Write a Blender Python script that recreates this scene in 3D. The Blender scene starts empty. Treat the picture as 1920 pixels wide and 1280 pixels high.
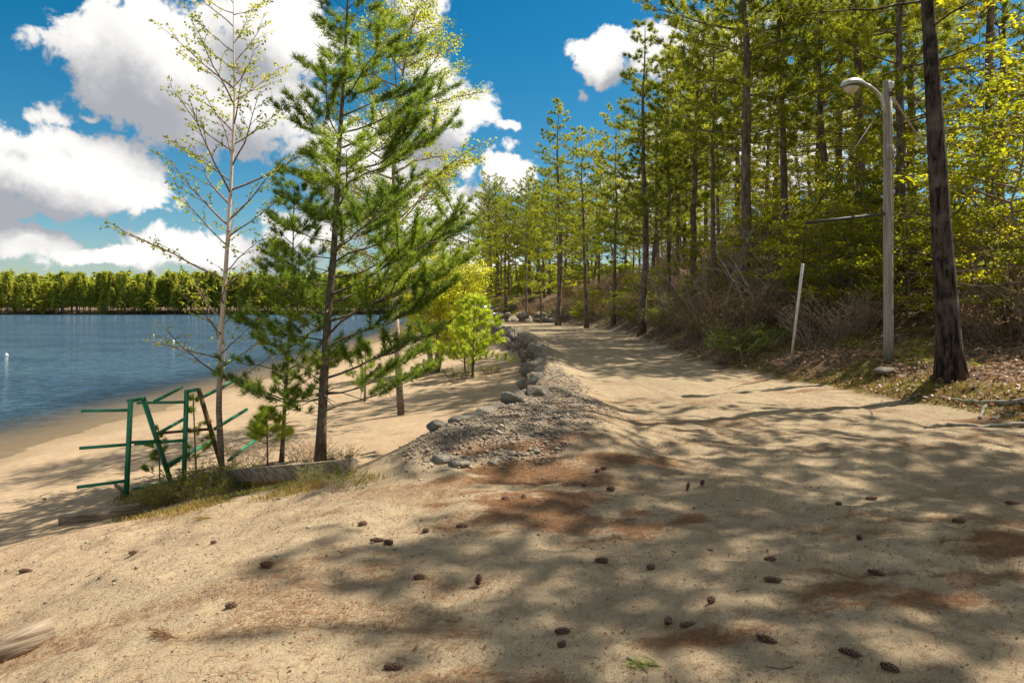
import bpy, math, random
import numpy as np
from mathutils import Vector

# ------------------------------------------------------------------ camera, sky, sun
S = bpy.context.scene
COL = S.collection
F, CX, HY, CAMZ = 1250.0, 960.0, 575.0, 1.6      # focal length and horizon of the 1920 px photograph
cam = bpy.data.objects.new('camera', bpy.data.cameras.new('camera'))
COL.objects.link(cam)
cam.location = (0, 0, CAMZ)
cam.rotation_euler = (math.radians(90), 0, 0)
cam.data.sensor_width = 36
cam.data.lens = F / 1920 * 36
cam.data.shift_y = -(640 - HY) / 1920
cam.data.clip_start = 0.05
cam.data.clip_end = 5000
S.camera = cam

SUN_AZ, SUN_EL = 64.0, 56.0                      # degrees right of the view, degrees up
saz, sel = math.radians(SUN_AZ), math.radians(SUN_EL)
SUNV = Vector((math.sin(saz) * math.cos(sel), math.cos(saz) * math.cos(sel), math.sin(sel)))
sl = bpy.data.lights.new('sun', 'SUN')
sl.energy = 4.8
sl.angle = math.radians(0.53)
sl.color = (1.0, 0.92, 0.80)
so = bpy.data.objects.new('sun', sl)
COL.objects.link(so)
so.rotation_euler = SUNV.to_track_quat('Z', 'Y').to_euler()
so.location = (30, 30, 60)

S.view_settings.view_transform = 'Standard'
S.view_settings.look = 'None'
S.view_settings.exposure = 1.0
S.view_settings.gamma = 1.0
S.view_settings.use_curve_mapping = False
S.cycles.max_bounces = 6
S.cycles.transparent_max_bounces = 8
S.cycles.diffuse_bounces = 3
S.cycles.caustics_reflective = False
S.cycles.caustics_refractive = False

W = bpy.data.worlds.new('World')
S.world = W
W.use_nodes = True


class NT:
    """small helper for node trees"""
    def __init__(s, tree):
        s.t = tree
        s.n = tree.nodes
        s.l = tree.links

    def new(s, typ, **kw):
        nd = s.n.new(typ)
        for k, v in kw.items():
            setattr(nd, k, v)
        return nd

    def put(s, sock, v):
        if isinstance(v, bpy.types.NodeSocket):
            s.l.new(v, sock)
        elif v is not None:
            if isinstance(v, (tuple, list)) and sock.type == 'RGBA' and len(v) == 3:
                v = (*v, 1)
            sock.default_value = v

    def math(s, op, a, b=None, c=None, clamp=False):
        nd = s.new('ShaderNodeMath', operation=op, use_clamp=clamp)
        for i, v in enumerate((a, b, c)):
            if v is not None:
                s.put(nd.inputs[i], v)
        return nd.outputs[0]

    def vmath(s, op, a, b=None, scale=None):
        nd = s.new('ShaderNodeVectorMath', operation=op)
        s.put(nd.inputs[0], a)
        if b is not None:
            s.put(nd.inputs[1], b)
        if scale is not None:
            s.put(nd.inputs['Scale'], scale)
        return nd.outputs['Value'] if op in ('LENGTH', 'DOT_PRODUCT') else nd.outputs[0]

    def mix(s, f, a, b, blend='MIX'):
        nd = s.new('ShaderNodeMix', data_type='RGBA', blend_type=blend)
        s.put(nd.inputs[0], f)
        s.put(nd.inputs[6], a)
        s.put(nd.inputs[7], b)
        return nd.outputs[2]

    def ramp(s, v, lo, hi, a=0.0, b=1.0, smooth=True):
        nd = s.new('ShaderNodeMapRange', interpolation_type='SMOOTHSTEP' if smooth else 'LINEAR')
        s.put(nd.inputs[0], v)
        for i, q in enumerate((lo, hi, a, b)):
            s.put(nd.inputs[1 + i], q)
        return nd.outputs[0]

    def noise(s, vec, scale, detail=3, rough=0.55, dist=0.0):
        nd = s.new('ShaderNodeTexNoise')
        if vec is not None:
            s.put(nd.inputs['Vector'], vec)
        nd.inputs['Scale'].default_value = scale
        nd.inputs['Detail'].default_value = detail
        nd.inputs['Roughness'].default_value = rough
        nd.inputs['Distortion'].default_value = dist
        return nd.outputs[0], nd.outputs[1]

    def attr(s, name):
        return s.new('ShaderNodeAttribute', attribute_name=name).outputs['Fac']


def azel(px, py):
    a = math.atan((px - CX) / F)
    return a, math.atan((HY - py) / F * math.cos(a))


# clouds: centre and half size measured in the photograph, turned into sky azimuth and elevation
CLOUDS = [(330, 130, 230, 150, 1.1), (470, 200, 190, 110, 1.0), (180, 95, 120, 60, .9), (520, 60, 150, 110, 1.0),
          (120, 325, 240, 100, 1.1), (-40, 290, 160, 80, 1.0), (240, 355, 110, 58, 1.0),
          (50, 448, 150, 50, 1.0), (190, 485, 200, 26, .9), (370, 475, 170, 52, .95),
          (850, 215, 92, 85, 1.0), (800, 140, 60, 40, .8), (780, 15, 62, 78, 1.05), (690, 300, 170, 90, .9),
          (965, 330, 58, 52, .95), (790, 400, 180, 62, .95), (880, 475, 150, 50, .95), (600, 420, 150, 70, .8),
          (1130, 115, 72, 66, 1.0), (1215, 90, 80, 60, .95), (1350, 110, 150, 90, .9), (1420, 300, 260, 120, .75), (1250, 400, 220, 100, .7),
          (940, 242, 34, 15, .62), (870, 318, 26, 24, .6), (920, 300, 24, 26, .6), (95, 225, 62, 24, .6), (1095, 190, 22, 18, .6), (170, 225, 40, 16, .5)]


def build_world():
    t = NT(W.node_tree)
    t.n.clear()
    out = t.new('ShaderNodeOutputWorld')
    bg = t.new('ShaderNodeBackground')
    bg.inputs[1].default_value = 0.10
    t.l.new(bg.outputs[0], out.inputs[0])
    sky = t.new('ShaderNodeTexSky', sky_type='NISHITA', sun_disc=False)
    sky.sun_elevation = sel
    sky.sun_rotation = saz
    sky.air_density = 1.0
    sky.dust_density = 0.4
    sky.ozone_density = 2.5
    hs = t.new('ShaderNodeHueSaturation')
    hs.inputs['Hue'].default_value = 0.484
    hs.inputs['Saturation'].default_value = 1.5
    hs.inputs['Value'].default_value = 0.50
    t.l.new(sky.outputs[0], hs.inputs['Color'])
    co = t.new('ShaderNodeTexCoord').outputs['Generated']
    d = t.vmath('NORMALIZE', co)
    sx = t.new('ShaderNodeSeparateXYZ')
    t.l.new(d, sx.inputs[0])
    az = t.math('ARCTAN2', sx.outputs[0], sx.outputs[1])
    el = t.math('ARCSINE', sx.outputs[2])
    cb = t.new('ShaderNodeCombineXYZ')
    t.l.new(az, cb.inputs[0])
    t.l.new(el, cb.inputs[1])
    p = cb.outputs[0]
    n1, c1 = t.noise(d, 7.0, 5, 0.6)
    n2, _ = t.noise(d, 22.0, 8, 0.62, 0.3)
    wv = t.vmath('SCALE', t.vmath('SUBTRACT', c1, (0.5, 0.5, 0.5)), scale=0.10)
    p = t.vmath('ADD', p, wv)

    def field(q):
        f = None
        for (x, y, rx, ry, w) in CLOUDS:
            a, e = azel(x, y)
            ca = math.cos(a)
            ra = rx / F * ca * ca
            re = ry / F * ca
            v = t.vmath('MULTIPLY', t.vmath('SUBTRACT', q, (a, e, 0)), (1 / ra, 1 / re, 0))
            g = t.math('MULTIPLY_ADD', t.vmath('LENGTH', v), -w, w)
            f = g if f is None else t.math('SMOOTH_MAX', f, g, 0.15)
        return f
    f0 = field(p)
    f1 = field(t.vmath('ADD', p, (0.035, 0.05, 0)))
    # the rest of the sky carries the same broken cumulus
    big, _ = t.noise(t.vmath('MULTIPLY', d, (1, 1, 1.8)), 3.2, 6, 0.55)
    aside = t.ramp(t.math('ABSOLUTE', az), 0.75, 0.95)
    over = t.ramp(el, 0.62, 0.8)
    els = t.math('MAXIMUM', aside, over)
    g = t.math('SUBTRACT', t.math('MULTIPLY_ADD', big, 5.0, -2.35), t.math('MULTIPLY_ADD', els, -3.0, 3.0))
    f0 = t.math('MAXIMUM', f0, g)
    det = t.math('ADD', t.math('MULTIPLY_ADD', n2, 1.7, -0.95), t.math('MULTIPLY_ADD', n1, 0.5, -0.25))
    dens = t.ramp(t.math('ADD', f0, det), -0.02, 0.24)
    dens = t.math('MULTIPLY', dens, t.ramp(el, -0.02, 0.02))
    lit = t.math('SUBTRACT', f0, f1)
    lit = t.math('ADD', t.math('MULTIPLY_ADD', lit, 1.2, 0.54), t.math('MULTIPLY_ADD', n2, 0.9, -0.45))
    thick = t.ramp(f0, 0.3, 1.0, 0.0, 0.28)
    lit = t.math('SUBTRACT', lit, thick)
    lit = t.ramp(lit, 0.0, 1.0)
    cc = t.mix(lit, (2.15, 2.2, 2.4), (5.3, 5.2, 5.0))
    t.l.new(t.mix(dens, hs.outputs[0], cc), bg.inputs[0])


build_world()

# ------------------------------------------------------------------ numbers and terrain
R = random.Random(7)
NP = np.random.default_rng(11)


def ss(t):
    t = np.clip(t, 0, 1)
    return t * t * (3 - 2 * t)


def _hash(i, j, seed):
    n = (i.astype(np.int64) * 374761393 + j.astype(np.int64) * 668265263 + seed * 1442695041) & 0xFFFFFFFF
    n = ((n ^ (n >> 13)) * 1274126177) & 0xFFFFFFFF
    n = n ^ (n >> 16)
    return (n & 0xFFFFFF) / float(0xFFFFFF)


def vn(x, y, seed=0):
    x = np.asarray(x, float)
    y = np.asarray(y, float)
    i, j = np.floor(x), np.floor(y)
    u, v = x - i, y - j
    u, v = u * u * (3 - 2 * u), v * v * (3 - 2 * v)
    a, b = _hash(i, j, seed), _hash(i + 1, j, seed)
    c, d = _hash(i, j + 1, seed), _hash(i + 1, j + 1, seed)
    return a + (b - a) * u + (c - a) * v + (a - b - c + d) * u * v


def fbm(x, y, seed=0, n=4):
    s, a, t = 0, 0.5, 0
    x = np.asarray(x, float)
    y = np.asarray(y, float)
    for k in range(n):
        s = s + a * vn(x, y, seed + k)
        t += a
        a *= 0.5
        x, y = x * 2.03 + 17.1, y * 2.03 - 9.7
    return s / t


WL = -2.2                                          # lake level


def ex(y):      # left edge of the road plateau: the boulder wall's line from y = 8 on
    return np.interp(y, [-20, 0, 3, 5, 7.4, 8.2, 10.3, 16, 22, 31, 40, 50, 62, 75, 95, 130, 300],
                     [-2.5, -2, -1.6, -1.2, -.65, -.2, .4, .9, 1.2, 1.0, .4, -.6, -2.6, -6, -12, -16, -24])


def rx(y):      # right edge of the sandy road, foot of the wooded bank
    return np.interp(y, [-20, 0, 9, 14, 19, 28, 40, 60, 72, 84, 95, 130], [9, 7.6, 6.8, 6.0, 5.3, 5.8, 6.8, 6.4, 3.5, -5, -14, -16])


def xs(y):      # shoreline
    return np.interp(y, [-50, 10, 45, 95, 300], [-13.2, -13.0, -12.8, -16, -32])


def wemb(y):
    return np.interp(y, [0, 7, 8, 9, 10, 12, 14], [5.5, 5.0, 4.0, 2.6, 1.6, .75, .5])


def slope(y):
    return np.interp(y, [0, 7, 8, 9.2, 10.5, 12], [.19, .21, .27, .50, 1.1, 2.6])


def hill(y):
    return np.interp(y, [-10, 10, 16, 24, 34, 60, 80, 120], [.5, .7, 1.5, 3.8, 5.4, 5.2, 2.8, 2.0])


def H(x, y, fine=True):
    x = np.asarray(x, float)
    y = np.asarray(y, float)
    hb = WL + (x - xs(y)) * .1
    hb = np.where(hb < WL, WL + (hb - WL) * .9, hb)
    hb = np.maximum(hb, -5.0)
    hb = np.minimum(hb, -.25)
    d = ex(y) - x
    s = ss(d / wemb(y))
    dp = np.maximum(d, 0)
    za = -slope(y) * dp * dp / (dp + .35)
    kk = .18
    m_ = np.clip(.5 + .5 * (za - hb) / kk, 0, 1)          # smooth maximum of slope and beach
    z = hb + (za - hb) * m_ + kk * m_ * (1 - m_)
    z = np.where(d > 0, z, 0)
    # gravel shoulder
    z = z + .26 * ss((x + 2.0) / 1.4) * ss((1.9 - x) / 1.1) * ss((y - 6) / 1.5) * ss((45 - y) / 10) * (1 - s)
    # wooded bank
    q = x - rx(y)
    z = z + np.where(q > 0, .30 * ss(q / 1.4) + hill(y) * ss((q + .6) / 10) + .03 * np.maximum(q - 8, 0), 0)
    # far end and far shore
    z = z + 1.2 * ss((y - 84) / 40) * ss((x + 14) / 10)
    far = ss((y - 314) / 12)
    z = np.where(y > 312, np.maximum(z, -5 + far * 4.2 + np.maximum(y - 326, 0) * .02), z)
    left = ss((-x - 430) / 40)
    z = np.where(x < -420, np.maximum(z, -5 + left * 4.5), z)
    if fine:
        near = ss((60 - y) / 40)
        z = z + near * ((fbm(x * .7, y * .7, 3) - .5) * .12 + (fbm(x * 2.6, y * 2.6, 9, 4) - .5) * .05 + (vn(x * 7, y * 7, 12) - .5) * .018 * ss((12 - y) / 4))
        z = z + near * ss(q / 1.0) * (fbm(x * 1.6, y * 1.6, 21, 4) - .5) * .3
        z = z + near * ss((d - .3) / 1) * ss((8 - y) / 2) * (fbm(x * 2.2, y * 2.2, 31, 4) - .5) * .16
    return z


def h1(x, y):
    return float(H(np.array([x]), np.array([y]))[0])


def G(px, py):
    """ground point seen at a pixel of the photograph"""
    t = np.concatenate([np.arange(1.5, 40, .02), np.arange(40, 400, .2)])
    X = (px - CX) / F * t
    Z = CAMZ + (HY - py) / F * t
    hit = np.nonzero(Z <= H(X, t))[0]
    k = hit[0] if len(hit) else -1
    return float(X[k]), float(t[k]), h1(X[k], t[k])


def Wd(px, py, y):
    """point at a pixel and a depth"""
    return np.array([(px - CX) / F * y, y, CAMZ + (HY - py) / F * y])


# ------------------------------------------------------------------ mesh helpers
class MB:
    def __init__(s):
        s.v, s.t, s.q, s.a, s.n = [], [], [], [], 0

    def add(s, v, tris=None, quads=None, tint=.5):
        v = np.asarray(v, float).reshape(-1, 3)
        s.v.append(v)
        if tris is not None and len(tris):
            s.t.append(np.asarray(tris, np.int64).reshape(-1, 3) + s.n)
        if quads is not None and len(quads):
            s.q.append(np.asarray(quads, np.int64).reshape(-1, 4) + s.n)
        s.a.append(np.full(len(v), tint, float) if np.isscalar(tint) else np.asarray(tint, float).ravel())
        s.n += len(v)
        return s

    def tube(s, pts, rad, k=6, tint=.5, cap=True):
        pts = np.asarray(pts, float)
        n = len(pts)
        rad = np.full(n, rad) if np.isscalar(rad) else np.asarray(rad, float)
        tg = np.gradient(pts, axis=0)
        tg /= np.linalg.norm(tg, axis=1)[:, None] + 1e-9
        m = np.abs(tg.mean(0))
        ref = np.eye(3)[int(np.argmin(m))]
        u = np.cross(tg, ref)
        u /= np.linalg.norm(u, axis=1)[:, None] + 1e-9
        w = np.cross(tg, u)
        an = np.arange(k) * 2 * math.pi / k
        v = pts[:, None] + rad[:, None, None] * (np.cos(an)[None, :, None] * u[:, None] + np.sin(an)[None, :, None] * w[:, None])
        i = np.arange(n - 1)[:, None] * k
        j = np.arange(k)[None]
        j2 = (j + 1) % k
        q = np.stack([i + j, i + j2, i + k + j2, i + k + j], -1).reshape(-1, 4)
        tr = []
        if cap and k > 3:
            for b in range(1, k - 1):
                tr.append((0, b + 1, b))
                o = (n - 1) * k
                tr.append((o, o + b, o + b + 1))
        s.add(v, tr, q, tint)
        return s

    def bar(s, a, b, w, h, tint=.5, up=(0, 0, 1), bev=0.0):
        a = np.asarray(a, float)
        b = np.asarray(b, float)
        t = b - a
        t /= np.linalg.norm(t)
        up = np.asarray(up, float)
        if abs(t @ up) > .97:
            up = np.array([1., 0, 0])
        x = np.cross(t, up)
        x /= np.linalg.norm(x)
        z = np.cross(x, t)
        w, h = w / 2, h / 2
        c = min(w, h) * (bev or .18)
        sec = [(-w + c, -h), (w - c, -h), (w, -h + c), (w, h - c), (w - c, h), (-w + c, h), (-w, h - c), (-w, -h + c)]
        v = [e + x * p + z * q for e in (a, b) for p, q in sec]
        q = [(i, (i + 1) % 8, 8 + (i + 1) % 8, 8 + i) for i in range(8)]
        tr = [(0, i + 1, i) for i in range(1, 7)] + [(8, 8 + i, 8 + i + 1) for i in range(1, 7)]
        return s.add(v, tr, q, tint)

    def box(s, c, d, tint=.5, bev=.12):
        c = np.asarray(c, float)
        e = np.array([d[0] / 2, 0, 0])
        return s.bar(c - e, c + e, d[1], d[2], tint, bev=bev)

    def data(s, name, mats, smooth=False):
        me = bpy.data.meshes.new(name)
        v = np.concatenate(s.v) if s.v else np.zeros((0, 3))
        t = np.concatenate(s.t) if s.t else np.zeros((0, 3), np.int64)
        q = np.concatenate(s.q) if s.q else np.zeros((0, 4), np.int64)
        me.vertices.add(len(v))
        me.vertices.foreach_set('co', v.astype(np.float32).ravel())
        me.loops.add(len(t) * 3 + len(q) * 4)
        me.loops.foreach_set('vertex_index', np.concatenate([t.ravel(), q.ravel()]).astype(np.int32))
        me.polygons.add(len(t) + len(q))
        st = np.concatenate([np.arange(len(t)) * 3, len(t) * 3 + np.arange(len(q)) * 4]).astype(np.int32)
        me.polygons.foreach_set('loop_start', st)
        if smooth:
            me.polygons.foreach_set('use_smooth', np.ones(len(t) + len(q), bool))
        at = me.attributes.new('tint', 'FLOAT', 'POINT')
        at.data.foreach_set('value', np.concatenate(s.a).astype(np.float32) if s.a else np.zeros(0, np.float32))
        for m in (mats if isinstance(mats, (list, tuple)) else [mats]):
            me.materials.append(m)
        me.update(calc_edges=True)
        me.validate()
        return me

    def build(s, name, mats, parent=None, smooth=False):
        o = bpy.data.objects.new(name, s.data(name, mats, smooth))
        COL.objects.link(o)
        if parent is not None:
            o.parent = parent
        return o


def tag(o, label=None, cat=None, group=None, kind=None):
    for k, v in (('label', label), ('category', cat), ('group', group), ('kind', kind)):
        if v:
            o[k] = v
    return o


def empty(name, loc, rz=0.0, sc=1.0):
    o = bpy.data.objects.new(name, None)
    o.empty_display_size = .2
    COL.objects.link(o)
    o.location = [float(q) for q in loc]
    o.rotation_euler = (0, 0, rz)
    o.scale = (sc,) * 3
    return o


def copy_thing(src, loc, rz, sc, label=None, group=None, rot=None):
    c = src.copy()
    COL.objects.link(c)
    c.location = [float(q) for q in loc]
    c.rotation_euler = rot or (0, 0, rz)
    c.scale = (sc,) * 3 if np.isscalar(sc) else sc
    if label:
        c['label'] = label
    if group:
        c['group'] = group
    for ch in src.children:
        k = ch.copy()
        COL.objects.link(k)
        k.parent = c
    return c


# ------------------------------------------------------------------ materials
def newmat(name):
    m = bpy.data.materials.new(name)
    m.use_nodes = True
    t = NT(m.node_tree)
    t.n.clear()
    o = t.new('ShaderNodeOutputMaterial')
    return m, t, o


def principled(t, o, col, rough=.7, bump=None, bstr=.3, bdist=.02, metal=0.0, spec=.3):
    b = t.new('ShaderNodeBsdfPrincipled')
    t.put(b.inputs['Base Color'], col)
    t.put(b.inputs['Roughness'], rough)
    b.inputs['Metallic'].default_value = metal
    b.inputs['Specular IOR Level'].default_value = spec
    if bump is not None:
        n = t.new('ShaderNodeBump')
        n.inputs['Strength'].default_value = bstr
        n.inputs['Distance'].default_value = bdist
        t.put(n.inputs['Height'], bump)
        t.l.new(n.outputs[0], b.inputs['Normal'])
    if o is not None:
        t.l.new(b.outputs[0], o.inputs[0])
    return b


def leafmat(name, c1, c2, trans=.4, tcol=None, vary=.25, rough=.55):
    """leaves and needles: tint runs from c1 to c2, every plant a little different, light shines through"""
    m, t, o = newmat(name)
    c = t.mix(t.attr('tint'), c1, c2)
    oi = t.new('ShaderNodeObjectInfo')
    hs = t.new('ShaderNodeHueSaturation')
    t.put(hs.inputs['Hue'], t.ramp(oi.outputs['Random'], 0, 1, .5 - vary * .06, .5 + vary * .06, False))
    t.put(hs.inputs['Value'], t.ramp(oi.outputs['Random'], 0, 1, 1 + vary, 1 - vary, False))
    t.l.new(c, hs.inputs['Color'])
    c = hs.outputs[0]
    b = principled(t, None, c, rough, spec=.35)
    tr = t.new('ShaderNodeBsdfTranslucent')
    t.put(tr.inputs[0], t.mix(1.0, c, tcol or (1.5, 1.55, .75), 'MULTIPLY'))
    mx = t.new('ShaderNodeMixShader')
    mx.inputs[0].default_value = trans
    t.l.new(b.outputs[0], mx.inputs[1])
    t.l.new(tr.outputs[0], mx.inputs[2])
    t.l.new(mx.outputs[0], o.inputs[0])
    return m


def barkmat(name, c1, c2, c3=None, sc=(14, 14, 3), bd=.03, rough=.9):
    m, t, o = newmat(name)
    co = t.new('ShaderNodeTexCoord').outputs['Object']
    v = t.vmath('MULTIPLY', co, sc)
    n, _ = t.noise(v, 1.0, 5, .65, .6)
    n2, _ = t.noise(co, 1.7, 3)
    c = t.mix(t.ramp(n, .36, .62), c1, c2)
    if c3:
        c = t.mix(t.ramp(n2, .52, .68), c, c3)
    principled(t, o, c, rough, n, .9, bd, spec=.15)
    return m


def plain(name, c, rough=.6, metal=0.0, nscale=9, var=.25, bd=.004, spec=.3):
    m, t, o = newmat(name)
    co = t.new('ShaderNodeTexCoord').outputs['Object']
    n, _ = t.noise(co, nscale, 5, .6)
    c2 = tuple(q * (1 - var) for q in c)
    principled(t, o, t.mix(t.ramp(n, .35, .65), c2, c), rough, n, .5, bd, metal, spec)
    return m


M = {}
M['needle_white'] = leafmat('needle_white', (.06, .11, .02), (.27, .33, .045), .56)
M['needle_forest'] = leafmat('needle_forest', (.10, .13, .016), (.35, .35, .037), .62, vary=.22)
M['needle_bright'] = leafmat('needle_bright', (.26, .32, .035), (.52, .55, .08), .6)
M['leaf_birch'] = leafmat('leaf_birch', (.16, .20, .025), (.36, .37, .05), .58)
M['leaf_yellow'] = leafmat('leaf_yellow', (.27, .31, .02), (.46, .46, .045), .6)
M['leaf_understory'] = leafmat('leaf_understory', (.16, .17, .012), (.43, .40, .022), .62, vary=.25)
M['leaf_shrub'] = leafmat('leaf_shrub', (.09, .13, .02), (.25, .29, .04), .5)
M['leaf_brown'] = leafmat('leaf_brown', (.30, .19, .09), (.55, .38, .17), .5, (1.3, 1.1, .8))
M['leaf_far'] = leafmat('leaf_far', (.18, .20, .03), (.46, .45, .09), .62, vary=.25)
M['grass'] = leafmat('grass', (.09, .12, .015), (.42, .27, .09), .4, (1.3, 1.2, .7))
M['dead_leaf'] = leafmat('dead_leaf', (.13, .06, .025), (.34, .22, .12), .25, (1.2, 1, .8))
M['dead_needle'] = leafmat('dead_needle', (.12, .045, .018), (.30, .14, .05), .15, (1, 1, 1), vary=0)
M['bark_pine'] = barkmat('bark_pine', (.075, .055, .04), (.22, .16, .115), (.30, .225, .165))
M['bark_dark'] = barkmat('bark_dark', (.012, .009, .007), (.105, .078, .062), (.16, .13, .105), (15, 15, 3.2), .08)
M['bark_white_pine'] = barkmat('bark_white_pine', (.07, .055, .04), (.17, .14, .10), (.12, .13, .08), (18, 18, 10), .012)
M['bark_grey'] = barkmat('bark_grey', (.15, .125, .10), (.30, .26, .21), (.18, .18, .13), (14, 14, 12), .008)
M['twig'] = barkmat('twig', (.14, .095, .07), (.29, .21, .155), None, (20, 20, 20), .004)
M['twig_grey'] = barkmat('twig_grey', (.26, .195, .15), (.44, .35, .27), None, (20, 20, 20), .004)
M['green_paint'] = plain('green_paint', (.012, .17, .075), .45, nscale=14, var=.45, spec=.5)
def green_paint():
    m, t, o = newmat('green_paint_worn')
    co = t.new('ShaderNodeTexCoord').outputs['Object']
    n, _ = t.noise(co, 9, 6, .7)
    n2, _ = t.noise(co, 3, 3, .6)
    c = t.mix(t.ramp(n2, .35, .65), (.012, .15, .065), (.03, .21, .10))
    c = t.mix(t.ramp(n, .58, .66), c, (.16, .075, .035))
    principled(t, o, c, .5, n, .5, .004, spec=.4)
    return m


M['green_paint'] = green_paint()
M['rust_paint'] = plain('rust_paint', (.20, .11, .05), .7, nscale=10, var=.6)
M['timber'] = barkmat('timber', (.12, .085, .055), (.30, .235, .165), None, (3, 30, 30), .012)
M['pole_wood'] = barkmat('pole_wood', (.26, .22, .19), (.40, .35, .30), None, (30, 30, 1.6), .01)
M['galvanised'] = plain('galvanised', (.52, .54, .52), .4, .6)
M['white_plastic'] = plain('white_plastic', (.72, .70, .66), .5)
M['cable'] = plain('cable', (.03, .03, .03), .6)
M['cable_pale'] = plain('cable_pale', (.5, .46, .40), .5)
M['strut_dark'] = plain('strut_dark', (.05, .05, .045), .6)
M['truck_paint'] = plain('truck_paint', (.012, .03, .10), .25, 0, 3, .1, .0, .6)
M['tyre'] = plain('tyre', (.02, .02, .02), .8)
M['dark_glass'] = plain('dark_glass', (.02, .03, .04), .08, 0, 3, .1, 0, .7)
M['bench_metal'] = plain('bench_metal', (.05, .045, .04), .6)
M['red_plastic'] = plain('red_plastic', (.55, .08, .05), .4)


def birch_bark():
    m, t, o = newmat('bark_birch')
    co = t.new('ShaderNodeTexCoord').outputs['Object']
    n, _ = t.noise(t.vmath('MULTIPLY', co, (9, 9, 42)), 1.0, 3, .6)
    b, _ = t.noise(t.vmath('MULTIPLY', co, (3, 3, 2.2)), 1.0, 4, .6)
    c = t.mix(t.ramp(n, .60, .68), (.62, .50, .40), (.10, .07, .055))
    low = t.ramp(t.math('ADD', t.new('ShaderNodeSeparateXYZ').outputs[2], b), .3, 1.0)
    sep = t.new('ShaderNodeSeparateXYZ')
    t.l.new(co, sep.inputs[0])
    low = t.ramp(t.math('MULTIPLY_ADD', b, 2.2, sep.outputs[2]), 2.0, 3.9)
    c = t.mix(low, t.mix(t.ramp(n, .4, .6), (.11, .085, .065), (.26, .21, .165)), c)
    principled(t, o, c, .7, n, .5, .006, spec=.25)
    return m


M['bark_birch'] = birch_bark()


def rock_mat():
    m, t, o = newmat('granite')
    co = t.new('ShaderNodeTexCoord').outputs['Object']
    n, _ = t.noise(co, 2.2, 6, .65)
    g, _ = t.noise(co, 40, 2, .7)
    li, _ = t.noise(co, 5.0, 5, .7)
    c = t.mix(t.ramp(n, .35, .65), (.12, .105, .085), (.30, .265, .215))
    c = t.mix(t.ramp(g, .55, .75, 0, .5), c, (.14, .12, .10))
    c = t.mix(t.ramp(li, .56, .66, 0, .55), c, (.17, .175, .10))
    oi = t.new('ShaderNodeObjectInfo')
    c = t.mix(t.ramp(oi.outputs['Random'], 0, 1, 0, .5), c, (.27, .215, .155))
    principled(t, o, c, .9, t.math('ADD', t.math('MULTIPLY', li, .7), t.math('MULTIPLY_ADD', g, .3, n)), 1.0, .09, spec=.15)
    return m


M['rock'] = rock_mat()


def pebble_mat():
    m, t, o = newmat('pebbles')
    a = t.attr('tint')
    c = t.mix(t.ramp(a, 0, .55), (.10, .08, .06), (.235, .19, .14))
    c = t.mix(t.ramp(a, .55, 1.0), c, (.40, .34, .26))
    principled(t, o, c, .85, spec=.2)
    return m


M['pebble'] = pebble_mat()


def cone_mat():
    m, t, o = newmat('cone_scales')
    a = t.attr('tint')
    c = t.mix(a, (.035, .018, .012), (.21, .125, .085))
    principled(t, o, c, .75, spec=.2)
    return m


M['cone'] = cone_mat()


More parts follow.
